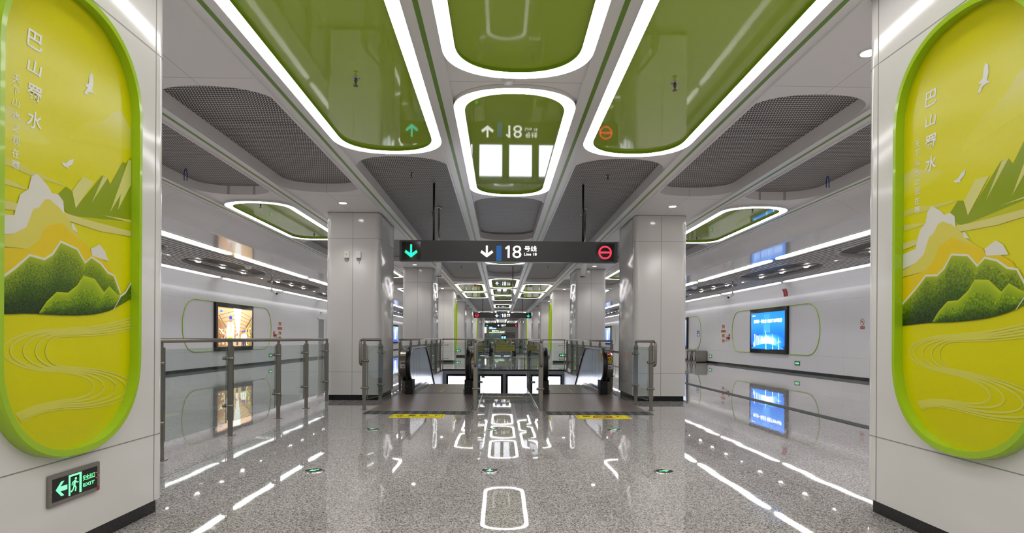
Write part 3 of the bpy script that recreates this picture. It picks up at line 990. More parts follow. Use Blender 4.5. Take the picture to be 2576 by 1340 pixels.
# ================================================================== LIME PICTURE PANELS
def picture_panel(i, s, yc, x, full=True):
    side = SIDE[s]
    if full:
        lab = 'large lime landscape panel with green mountains on the near %s pillar' % side
    else:
        lab = 'lime panel seen edge-on along the inner face of the %s %s pillar' % (ORD[i], side)
    o = thing('picture_panel', lab, 'wall panel', (x, yc, .55), 'lime picture panels')
    fr = fr_wall(s, x, yc, 0)
    od = stad(0, .55, 3.0, .524, .52, 20)
    ind = stad(0, .59, 2.96, .49, .49, 20)
    f = MB()
    # frame standing 6 cm off the pillar
    def P(p, n):
        o_, r, u, d = fr
        return tuple(o_[j] + r[j] * p[0] + u[j] * p[1] + d[j] * n for j in range(3))
    k = len(od)
    od2 = stad(0, .558, 2.992, .516, .514, 20)
    rows = [[P(p, 0.0) for p in od], [P(p, .05) for p in od], [P(p, .06) for p in od2], [P(p, .06) for p in ind], [P(p, .004) for p in ind]]
    for A, B in zip(rows, rows[1:]):
        n0 = len(f.v)
        f.v += A + B
        for q in range(k):
            r = (q + 1) % k
            f.face((n0 + q, n0 + r, n0 + k + r, n0 + k + q), 0, True)
    f.build('frame', M['lime'], o)
    p = PB()
    # the print's ground runs from olive yellow at the top to yellow green
    n = 0.006
    half = k // 2
    left = [q for q in ind if q[0] <= 0]
    YG = [(0.6, (206, 202, 0)), (1.25, (222, 218, 2)), (1.9, (224, 222, 4)), (2.4, (218, 213, 10)), (3.0, (206, 202, 4))]

    def ground(v):
        for (a, ca), (b, cb) in zip(YG, YG[1:]):
            if v <= b:
                t_ = max(0, (v - a) / (b - a))
                return tuple(ca[j] + (cb[j] - ca[j]) * t_ for j in range(3))
        return YG[-1][1]
    zs = sorted(set([round(q[1], 4) for q in ind]))
    import bisect
    def halfw(v):
        best = [q for q in ind if abs(q[1] - v) < 1e-3]
        return max(abs(q[0]) for q in best) if best else .49
    for za, zb in zip(zs, zs[1:]):
        wa, wb = halfw(za), halfw(zb)
        p.pic([(-wa, za), (wa, za), (wb, zb), (-wb, zb)], fr, n, [ground(za), ground(za), ground(zb), ground(zb)])
    if full:
        A = {k_: [(-.488 if q[0] < -.455 and 'river' not in k_ else q[0] + .043, q[1]) for q in v_] for k_, v_ in ART.items()}
        pale, white, lime = (214, 208, 122), (222, 220, 206), (200, 200, 20)
        def fade(name, ctop, lift=.0):
            pts = A[name]
            zt, zb = max(q[1] for q in pts), min(q[1] for q in pts)
            cols = []
            for q in pts:
                t_ = (q[1] - zb) / (zt - zb)
                g = ground(q[1])
                t_ = min(1, t_ * 1.1)
                cols.append(tuple(g[j] + (ctop[j] - g[j]) * t_ for j in range(3)))
            p.pic(pts, fr, n + .0006, cols)
        fade('far_mtn', (216, 211, 120)); fade('left_hill', (216, 211, 120))
        layer = n + .0012
        for nm, c in (('streak_a', (212, 208, 100)), ('streak_b', (214, 210, 110)), ('green_fade', (190, 194, 6)), ('green_mtn', (140, 160, 8)), ('facet_a', (216, 214, 130)), ('facet_b', pale), ('facet_c', (214, 213, 120)),
                      ('band_a', pale), ('band_b', pale), ('white_mtn', white), ('pale_mtn', (216, 206, 84)), ('peak_b', white), ('gold', (226, 200, 10)), ('peak_c', white)):
            layer += .00025
            p.pic(A[nm], fr, layer, c)
        layer += .0005
        p.strip(A['hill_top'], A['hill_base'], fr, layer, (168, 186, 16), (38, 58, 24), (66, 96, 14), .55)
        p.line(A['hill_top'], .012, fr, layer + .0005, (222, 222, 196))
        p.pic(A['right_hill'], fr, layer + .0006, (84, 112, 18))
        p.line([A['right_hill'][j] for j in (0, 1, 2, 3)], .012, fr, layer + .001, (222, 222, 196))
        p.strip(A['front_top'], A['front_base'], fr, layer + .0014, (186, 204, 18), (46, 72, 18), (104, 138, 14), .6)
        for j in range(5):
            p.line(smooth(A['river%d' % j], 4), .011 if j < 4 else .007, fr, n + .001 + .0003 * j, (216, 212, 86))
        for b_ in ('bird_a', 'bird_b'):
            p.pic(A[b_], fr, n + .002, (226, 226, 220))
    p.build('artwork', M['art'], o)
    if full:
        t_ = MB()
        wide = 0.0
        for ch, v in zip('巴山蜀水', (2.61, 2.48, 2.35, 2.225)):
            put_text(t_, ch, fr, -.26, v, h=.088 if ch != '山' else .07, wdt=.092, bold=.012, shear=.12, n=.0080)
        t_.build('title_lettering', M['paper'], o)
        t_ = MB()
        for ch, v in zip('天下山水之观在蜀', (2.376, 2.322, 2.266, 2.206, 2.147, 2.089, 2.03, 1.973)):
            put_text(t_, ch, fr, -.368, v, h=.042 if ch not in '下山之' else .036, wdt=.044, bold=.004, shear=.12, n=.0080)
        t_.build('verse_lettering', M['paper'], o)
    return o


for s in (-1, 1):
    for i in (0, 3, 6):
        picture_panel(i, s, sum(PIL[i]) / 2 - (.01 if i == 0 else 0), DX(s, 2.404), i == 0)


# ================================================================== EXIT SIGNS ON PILLARS AND WALLS
def arrow(u0, u1, v, h, w=.36):
    """left pointing arrow from u0 (tip) to u1"""
    return [(u0, v), (u0 + h * .5, v + h * .5), (u0 + h * .78, v + h * .5), (u0 + h * .42, v + h * w / 2.2), (u1, v + h * w / 2.2), (u1, v - h * w / 2.2), (u0 + h * .42, v - h * w / 2.2), (u0 + h * .78, v - h * .5), (u0 + h * .5, v - h * .5)]


def runner(mb, fr, u, v, h, m, n):
    """running figure of an exit sign, height h, centred at u"""
    k = h
    flat(mb, [(u + .10 * k + .085 * k * math.cos(a * .5236), v + .40 * k + .085 * k * math.sin(a * .5236)) for a in range(12)], fr, n, m)
    for pts, wd in (([(.05, .30), (-.04, .02)], .17), ([(-.04, .02), (.12, -.14), (.06, -.36)], .09), ([(-.04, .02), (-.12, -.22), (-.30, -.32)], .09),
                    ([(.06, .27), (.22, .14), (.32, .16)], .065), ([(.03, .27), (-.17, .22), (-.22, .05)], .065)):
        for (a, b), (c, d) in zip(pts, pts[1:]):
            dx, dy = c - a, d - b
            q = math.hypot(dx, dy)
            ox, oy = -dy / q * wd / 2, dx / q * wd / 2
            flat(mb, [(u + (x) * k, v + (y) * k) for x, y in ((a + ox, b + oy), (c + ox, d + oy), (c - ox, d - oy), (a - ox, b - oy))], fr, n, m)


def exit_sign(fr, wd, ht, label, style, group=None):
    o = thing('exit_sign', label, 'exit sign', fr[0], group)
    f = MB()
    slab(f, rrect(-wd / 2, wd / 2, -ht / 2, ht / 2, .006, 2), fr, 0, .014)
    f.build('frame', M['steel'], o)
    s_ = MB()
    flat(s_, R(-wd / 2 + .022, wd / 2 - .022, -ht / 2 + .022, ht / 2 - .022), fr, .0148)
    s_.build('face', M['exitd'], o)
    g = MB()
    if style == 'full':
        flat(g, arrow(-.145, -.065, 0, .075), fr, .016)
        # door with the running figure cut out of it
        flat(g, R(-.055, -.043, -.052, .056), fr, .016); flat(g, R(-.043, .040, .046, .056), fr, .016)
        flat(g, [(.024, -.052), (.040, -.052), (.040, .046), (.024, .046)], fr, .016)
        runner(g, fr, -.012, -.006, .088, 0, .0162)
        put_text(g, '安全出口', fr, .097, .017, h=.030, wdt=.092, bold=.008, n=.016)
        put_text(g, 'EXIT', fr, .097, -.022, h=.018, wdt=.088, bold=.02, n=.016)
    elif style == 'right':
        flat(g, [(-u, v) for u, v in arrow(-.06, .03, 0, .075)][::-1], fr, .016)
        flat(g, R(-.08, -.045, -.035, .035), fr, .016)
    else:
        a = ht * .5
        flat(g, arrow(-wd * .38, -wd * .12, 0, a), fr, .016)
        flat(g, [(-u, v) for u, v in arrow(-wd * .38, -wd * .12, 0, a)][::-1], fr, .016)
        flat(g, R(-a * .36, a * .36, -a * .55, a * .55), fr, .016)
    g.build('pictogram', M['exitg'], o)
    if style == 'full':
        q = MB()
        flat(q, R(wd / 2 - .022, wd / 2 - .004, -ht / 2 + .004, -ht / 2 + .024), fr, .0150)
        q.build('test_label', M['redplate'], o)
        q = MB()
        for v in (.022, -.006):
            flat(q, R(wd / 2 - .036, wd / 2 - .028, v, v + .004), fr, .0160)
        q.build('indicator', M['ledred'], o)
        q = MB()
        for u in (-1, 1):
            slab(q, circ(u * (wd / 2 - .011), 0, .005, 10), fr, .014, .017)
        q.build('screw', M['chrome'], o)
    return o


exit_sign(fr_wall(-1, DX(-1, 2.405), 3.185, .392), .375, .162, 'steel framed green EXIT sign with left arrow low on near left pillar', 'full')
for s, y, z, l in ((-1, 26.68, .362, 'green arrow sign low on left wall seen through the glass rail'), (-1, 41.5, .36, 'small green sign farther along the left wall behind glass rail'),
                   (1, 20.8, .357, 'green double-arrow sign low on right wall below the blue screen'), (1, 29.46, .352, 'green sign low on right wall beside the steel bins')):
    exit_sign(fr_wall(s, DX(s, 10.475), y, z), .37, .15, l, 'both')
exit_sign(fr_wall(-1, DX(-1, 10.475), 34.1, 2.575), .34, .12, 'green exit sign above the grey doorway on the left wall', 'right')
for s in (-1, 1):
    exit_sign(fr_front(3.05 if s > 0 else -2.73, 28.798 if s > 0 else 37.748, .37), .36, .15, 'green arrow sign low on the front of %s' % ('the right pillar with a lime edge' if s > 0 else 'the left pillar behind the lime-edged one'), 'both')

# ================================================================== FLOOR LAMPS (round evacuation markers)
def floor_marker(x, y, ang, label):
    o = thing('floor_arrow_light', label, 'floor light', (x, y, 0), 'round floor arrows')
    r = MB()
    r.lathe([(.098, .0), (.094, .006), (.076, .010), (.074, .007)], x, y, 32)
    r.build('bezel', M['chrome'], o)
    g = MB()
    g.poly(circ(x, y, .075, 32), [], 'z', .0072)
    g.build('glass_cover', M['cover'], o)
    a = MB()
    fr = fr_floor(x, y, .0085)
    c, s = math.cos(ang), math.sin(ang)
    pts = [(-.0085, .046), (.0085, .046), (.0085, -.012), (.025, .006), (.029, -.006), (0, -.044), (-.029, -.006), (-.025, .006), (-.0085, -.012)]
    flat(a, [(c * u - s * v, s * u + c * v) for u, v in pts], fr)
    a.build('arrow', M['exitg'], o)


floor_marker(-.089, 5.24, 0, 'round floor light with green arrow, nearest on the centre line')
floor_marker(-1.64, 5.23, -.75, 'round floor light with green arrow, near row, left')
floor_marker(1.468, 5.22, 1.75, 'round floor light with green arrow, near row, right')
floor_marker(-1.637, 7.6, -.75, 'round floor light before the left escalator sticker')
floor_marker(-.086, 7.64, 0, 'round floor light between the two yellow floor stickers')
floor_marker(1.484, 7.61, 1.1, 'round floor light before the right escalator sticker')


# ================================================================== FLOOR STICKERS
def sticker(x, y, wd, ht, label, kind):
    fr = fr_floor(x, y, 0)
    o = thing('floor_sticker', label, 'floor sticker', (x, y, 0), 'yellow floor stickers')
    b = MB()
    slab(b, R(-wd / 2, wd / 2, -ht / 2, ht / 2), fr, 0, .0035)
    b.build('sheet', M['yellow'], o)
    t_ = MB()
    for u in (-1, 1):
        q = u * (wd / 2 - .028)
        flat(t_, R(q - .004, q + .004, -ht / 2 + .02, ht / 2 - .02), fr, .0042)
    for q in (-1, 1):
        flat(t_, R(-wd / 2 + .028, wd / 2 - .028, q * (ht / 2 - .022) - .003, q * (ht / 2 - .022) + .003), fr, .0042)
    if kind == 'step':
        for i, ch in enumerate('注意脚下'):
            put_text(t_, ch, fr, -.275 + i * .183, .06, h=.165, wdt=.14, bold=.015, n=.0042)
        put_text(t_, 'Mind Your Step', fr, 0, -.105, h=.085, wdt=.58, bold=.012, n=.0042)
        t_.build('lettering', M['ink'], o)
    else:
        for i, ch in enumerate('禁止进入'):
            put_text(t_, ch, fr, -.245 + i * .163, .05, h=.16, wdt=.13, bold=.012, n=.0042)
        put_text(t_, 'No Entry', fr, 0, -.115, h=.07, wdt=.33, bold=.012, n=.0042)
        t_.build('lettering', M['ink'], o)
        g = MB()
        k = circ(0, -.01, .15, 30); k2 = circ(0, -.01, .122, 30)
        for i in range(30):
            j = (i + 1) % 30
            flat(g, [k[i], k[j], k2[j], k2[i]], fr, .005)
        flat(g, [(-.105, .075), (-.085, .095), (.105, -.095), (.085, -.115)], fr, .005)
        g.build('ban_ring', M['redink'], o)


sticker(-1.245, 8.92, .80, .40, 'yellow Mind Your Step sticker on the floor before the left escalator', 'step')
sticker(1.555, 8.87, .80, .40, 'yellow no-entry sticker with red ring before the right escalator', 'no')
sticker(.165, 11.98, .56, .13, 'thin yellow sticker at the head of the centre stair', 'step')

# ================================================================== HANGING DIRECTION SIGNS
DOWN = [(-.055, 1), (.055, 1), (.055, .36), (.30, .60), (.37, .42), (0, .02), (-.37, .42), (-.30, .60), (-.055, .36)]


KS = 9.5 / 9.95


def hanging_sign(y, flip, label):
    x0, x1, z0, z1 = -1.70, 1.965, 2.468, 2.818
    n_before = set(bpy.data.objects)
    xm = (x0 + x1) / 2
    o = thing('hanging_sign', label, 'sign', (xm, y, z0), 'black hanging line signs')
    b = MB()
    b.prism(rrect(x0, x1, z0, z1, .008, 2), 'y', y - .06, y + .06)
    b.build('housing', M['sign'], o)
    fr = fr_front(0, y - .061, 0)
    def scr(u0, green):
        p = MB()
        flat(p, R(u0, u0 + .31, z0 + .02, z1 - .025), fr, .001)
        so = p.build('display', M['gloss'], o)
        cx, cz = u0 + .155, 2.632
        if green:
            q = MB()
            flat(q, [(cx + a * .30, cz - .115 + v * .23) for a, v in DOWN], fr, .002)
            q.build('arrow_glow', M['arrowedge'], so)
            q = MB()
            flat(q, [(cx + a * .27, cz - .108 + v * .216) for a, v in [(-.045, 1), (.045, 1), (.045, .34), (.29, .56), (.345, .42), (0, .06), (-.345, .42), (-.29, .56), (-.045, .34)]], fr, .003)
            q.build('arrow', M['cyan'], so)
        else:
            q = MB()
            k, k2 = circ(cx, cz + .005, .112, 36), circ(cx, cz + .005, .086, 36)
            for i in range(36):
                j = (i + 1) % 36
                flat(q, [k[i], k[j], k2[j], k2[i]], fr, .002)
            flat(q, R(cx - .088, cx + .088, cz - .01, cz + .022), fr, .002)
            q.build('no_entry_ring', M['red'], so)
    scr(x0 + .04, not flip)
    scr(x1 - .365, flip)
    w_ = MB()
    flat(w_, [(-.238 + a * .285, 2.535 + v * .202) for a, v in DOWN], fr, .002)
    w_.build('white_arrow', M['signw'], o)
    w_ = MB()
    # the figure one has a slanted flag, the eight is set from the typeface
    flat(w_, [(.145, 2.535), (.145, 2.739), (.118, 2.739), (.070, 2.700), (.082, 2.676), (.112, 2.698), (.112, 2.535)], fr, .002)
    put_text(w_, '8', fr, .268, 2.636, h=.208, wdt=.148, bold=-.004, n=.002)
    w_.build('line_number', M['signw'], o)
    w_ = MB()
    put_text(w_, '号线', fr, .497, 2.690, h=.092, wdt=.205, bold=.004, n=.002)
    w_.build('chinese_lettering', M['signw'], o)
    w_ = MB()
    put_text(w_, 'Line 18', fr, .495, 2.598, h=.048, wdt=.208, bold=.002, n=.002)
    w_.build('english_lettering', M['signw'], o)
    c = MB()
    flat(c, R(-.078, .010, z0 + .012, 2.738), fr, .002)
    c.build('line_colour_bar', M['blue'], o)
    for x in (-1.137, 1.389):
        r = MB()
        r.cyl((x, y + .01, z1), (x, y + .01, 1.18 + (HC + .135 - 1.18) / KS), .018, 12)
        r.build('hanging_rod', M['rubber'], o)
    # drawn at 3.66 m; the real board is a little smaller
    for q in bpy.data.objects:
        if q not in n_before and q.type == 'MESH':
            for v in q.data.vertices:
                v.co.x *= KS; v.co.z *= KS
    o.location = (xm * KS, y, 1.18 + (z0 - 1.18) * KS)
    return o


hanging_sign(9.5, False, 'wide black hanging sign for line 18, nearest and largest, over the escalators')
hanging_sign(35.7, True, 'black hanging line sign in mid distance, red ring at its left end')
hanging_sign(62.7, False, 'farthest and smallest black hanging sign with the green arrow left')


# ================================================================== CAMERAS ON POLES
def pole_camera(x, y, ztop, zcam, aim, label, vertical=False):
    o = thing('security_camera', label, 'security camera', (x, y, zcam), 'pole cameras')
    p = MB()
    p.cyl((x, y, zcam + .02), (x, y, ztop), .019, 10)
    p.lathe([(.0, ztop - .015), (.06, ztop - .015), (.06, ztop)], x, y, 14)
    p.build('pole', M['chrome'], o)
    b = MB()
    if vertical:
        b.cyl((x, y, zcam + .34), (x + aim[0], y + aim[1], zcam), .055, 18)
        b.build('body', M['plain'], o)
        l = MB()
        l.cyl((x + aim[0], y + aim[1], zcam + .004), (x + aim[0], y + aim[1], zcam - .012), .052, 18)
        l.build('lens', M['gloss'], o)
    else:
        j = MB()
        j.lathe([(0, zcam - .045), (.045, zcam - .03), (.05, zcam), (.045, zcam + .03), (0, zcam + .045)], x, y, 14)
        j.build('joint', M['plain'], o)
        a = Vector((x, y, zcam)); d = Vector(aim).normalized()
        b.cyl(a - d * .03, a + d * .25, .048, 16)
        b.build('body', M['plain'], o)
        l = MB()
        l.cyl(a + d * .25, a + d * .256, .036, 16)
        l.build('lens', M['gloss'], o)


pole_camera(-1.19, 11.28, HC + .135, 2.365, (0, 0), 'white tube camera on a steel pole below the left end of the near sign', True)
pole_camera(1.61, 11.28, HC + .135, 2.375, (-.035, 0), 'white tube camera on a steel pole below the right end of the near sign', True)
pole_camera(DX(-1, 7.85), 20.0, 3.30, 2.74, (.85, -.45, -.42), 'white wall-side security camera on a pole over the left aisle')
pole_camera(DX(1, 7.85), 20.1, 3.30, 2.73, (-.80, -.5, -.42), 'white wall-side security camera on a pole over the right aisle')
pole_camera(.42, 20.5, HC + .135, 2.42, (.02, 0), 'white tube camera on a long pole above the first escalator opening', True)


# ================================================================== SMALL CEILING DEVICES
def sprinkler(x, y, z, label, plate=False):
    o = thing('sprinkler', label, 'sprinkler', (x, y, z), 'ceiling sprinklers')
    a = MB()
    a.lathe([(.0, z - .004), (.035, z - .004), (.04, z)], x, y, 14)
    a.build('escutcheon', M['chrome'], o)
    b = MB()
    b.lathe([(.0, z), (.013, z), (.013, z - .03), (.006, z - .05), (.006, z - .062), (.022, z - .064), (.022, z - .068), (0, z - .068)], x, y, 12)
    b.build('head', M['steeld'], o)


for s in (-1, 1):
    n_ = SIDE[s]
    sprinkler(DX(s, 1.46), 5.38, HC - .006, 'small sprinkler on the long lime ceiling oval, %s of axis' % n_)
    sprinkler(DX(s, 4.39), 10.5, HC - .006, 'sprinkler at the near end of the %s aisle lime oval' % n_)
    sprinkler(DX(s, 4.39), 13.5, HC - .006, 'sprinkler at the far end of the %s aisle lime oval' % n_)
    sprinkler(DX(s, 1.5), 8.98, HC + .135, 'sprinkler in the dark mesh ceiling %s of axis, before the near sign' % n_)
    sprinkler(DX(s, 1.5), 11.8, HC + .135, 'sprinkler in the dark mesh ceiling %s of axis, behind the sign rods' % n_)
    sprinkler(DX(s, 1.5), 20.4, HC + .135, 'sprinkler in the far dark mesh ceiling %s of axis' % n_)
    sprinkler(DX(s, 4.6), 7.2, HC + .135, 'sprinkler in the dark mesh over the %s aisle' % n_)
    h = MB()
    x = DX(s, 4.83)
    h.tube(smooth([(x - .02, 8.85, HC - .04), (x - .02, 8.85, HC + .08), (x, 8.85, HC + .138), (x + .02, 8.85, HC + .08), (x + .02, 8.85, HC - .04)], 4), .006, 6)
    tag(h.build('cable_loop', M['bluehook']), 'blue cable loop hanging from the mesh ceiling over the %s aisle' % n_, 'cable', 'blue cable loops')
o = thing('smoke_detector', 'white smoke detector between the two nearest centre ceiling ovals', 'smoke detector', (.06, 5.36, HC))
a = MB(); a.lathe([(0, HC - .02), (.062, HC - .02), (.066, HC)], .06, 5.36, 24); a.build('base', M['plain'], o)
a = MB(); a.lathe([(0, HC - .058), (.022, HC - .056), (.044, HC - .04), (.05, HC - .02)], .06, 5.36, 24); a.build('head', M['plain'], o)
for s, y in ((-1, 17.6), (-1, 30.0), (1, 23.4)):
    o = thing('ceiling_speaker', 'white cone speaker under the slats over the %s aisle, %s one' % (SIDE[s], 'near' if y < 20 else 'far'), 'speaker', (DX(s, 7.62), y, 3.3))
    a = MB(); a.lathe([(0, 3.19), (.07, 3.19), (.115, 3.28), (.115, 3.30)], DX(s, 7.62), y, 4 * 4); a.build('cone', M['plain'], o)
# two little boxes on the front of the second left pillar
for u, nm, r in ((-2.90, 'white sensor box with a red mark on the second left pillar', True), (-2.68, 'white antenna box beside the sensor on the second left pillar', False)):
    o = thing('sensor_box', nm, 'sensor', (u, 11.14, 2.63))
    a = MB(); a.prism(rrect(u - .045, u + .045, 2.675, 2.805, .012, 3), 'y', 11.10, 11.14); a.build('case', M['plain'], o)
    a = MB(); a.prism(rrect(u - .03, u + .03, 2.63, 2.675, .008, 2), 'y', 11.115, 11.14); a.build('bracket', M['grey'], o)
    if r:
        a = MB(); a.box(u - .012, u + .012, 11.098, 11.1, 2.73, 2.755); a.build('mark', M['gold'], o)
    else:
        a = MB(); a.cyl((u + .015, 11.125, 2.57), (u + .015, 11.125, 2.64), .004, 6); a.build('aerial', M['plain'], o)


# ================================================================== GLASS RAILINGS
def flat_post(o, x, y, axis, gside, zr=1.14, clampz=(.36, .925), tall=True):
    """flat steel post; its broad face is square to AXIS (the run of the rail); gside is the side the glass hangs on"""
    def B(mb, w, t, z0, z1, m=0, off=0):
        if axis == 'y':
            mb.box(x - w, x + w, y - t + off, y + t + off, z0, z1, m)
        else:
            mb.box(x - t + off, x + t + off, y - w, y + w, z0, z1, m)
    p = MB()
    B(p, .027, .008, 0, .30)
    B(p, .033, .014, .185, 1.075)
    B(p, .019, .006, 1.07, zr)
    B(p, .05, .035, 0, .006)
    for z in (.23, .275, 1.0, 1.045):
        if axis == 'y':
            p.cyl((x, y - .014, z), (x, y - .020, z), .0085, 8)
    post = p.build('post', M['steel'], o)
    for z in clampz:
        c = MB()
        if axis == 'y':
            a, b = x + gside * .075, x - gside * .05
            c.cyl((a, y - .03, z), (b, y - .03, z), .0155, 12)
            c.cyl((a, y - .03, z), (a - gside * .03, y - .03, z), .021, 12)
        else:
            c.cyl((x, y + gside * .07, z), (x, y - gside * .05, z), .0155, 12)
        c.build('clamp', M['steel'], post)
    return post


def pane(o, a, b, z0, z1, th=.006):
    """glass sheet between two plan points"""
    a, b = Vector((a[0], a[1], 0)), Vector((b[0], b[1], 0))
    d = (b - a).normalized()
    n = Vector((-d.y, d.x, 0)) * th
    g = MB()
    P = [a + n, b + n, b - n, a - n]
    k = 8
    lo = [(p.x, p.y, z0) for p in P]; hi = [(p.x, p.y, z1) for p in P]
    g.v = lo + hi
    g.face((0, 1, 5, 4), 0); g.face((2, 3, 7, 6), 0)
    g.face((1, 2, 6, 5), 1); g.face((3, 0, 4, 7), 1); g.face((4, 5, 6, 7), 1); g.face((3, 2, 1, 0), 1)
    return g.build('glass_pane', [M['glass'], M['gedge']], o)


# long railing of the left side, between the first and second pillar
o = thing('glass_railing', 'long steel rail with glass panes left of the floor, between two left pillars', 'railing', (-3.225, 8, 0))
r = MB()
r.tube([(-3.225, 4.02, 1.14), (-3.225, 11.02, 1.14)], .022, 14)
r.build('handrail', M['steel'], o)
ys = [4.20, 5.66, 7.10, 8.62, 9.85, 11.0]
for y in ys:
    flat_post(o, -3.225, y, 'y', -1)
for a, b in zip(ys, ys[1:]):
    pane(o, (-3.262, a + .03), (-3.262, b - .03), .155, 1.055)

# short two-post rails in front of the second pillars
for s in (-1, 1):
    x0, x1, y0, y1 = (-2.225, -2.115, 9.68, 10.42) if s < 0 else (2.50, 2.425, 9.70, 10.47)
    o = thing('glass_railing', 'short two-post glass rail in front of the second %s pillar' % SIDE[s], 'railing', (x0, y0, 0), 'short rails at the escalators')
    r = MB()
    path = [(x0, y0 + .02, .74), (x0 - s * 0 + 0, y0 - .035, .76), (x0, y0 - .06, .82), (x0, y0 - .06, 1.06), (x0, y0 - .045, 1.115), (x0, y0 + .0, 1.14), (x0, y0 + .08, 1.145), (x1, y1 + .04, 1.145)]
    path = [(p[0] + (s * .055 if i < 6 else s * .02 if i == 6 else 0), p[1], p[2]) for i, p in enumerate(path)]
    r.tube(smooth(path, 5), .023, 12)
    r.build('handrail', M['steel'], o)
    flat_post(o, x0, y0, 'y', -s, clampz=(.36, .80))
    flat_post(o, x1, y1, 'y', -s)
    pane(o, (x0 - s * .045, y0 + .02), (x1 - s * .045, y1 - .02), .17, 1.05)


# ================================================================== GROUP OF ESCALATORS: built once, then set down twice more along the hall
def steps_profile(y0, n, rise=.2, run=.40):
    pts = []
    y, z = y0, 0.0
    drops = [.0, 0, 0, .05, .14] + [rise] * n
    for d in drops:
        pts.append((y, z)); pts.append((y + run, z))
        y += run; z -= d
    return pts


SLOPE = math.tan(math.radians(30))


def rail_path(yn, h):
    """side outline of a handrail round the newel and down the slope: (y, z)"""
    p = [(yn + .06, .30), (yn - .10, .34), (yn - .20, .46), (yn - .235, .62), (yn - .20, .79), (yn - .10, .905), (yn + .06, h - .005), (yn + .3, h), (yn + 2.2, h), (yn + 2.6, h - .04)]
    y, z = p[-1]
    q = [(y + .5, z - .5 * SLOPE + .05), (y + 1.0, z - 1.0 * SLOPE + .06), (y + 6.6, z - 6.6 * SLOPE + .06)]
    return smooth(p + q, 5)


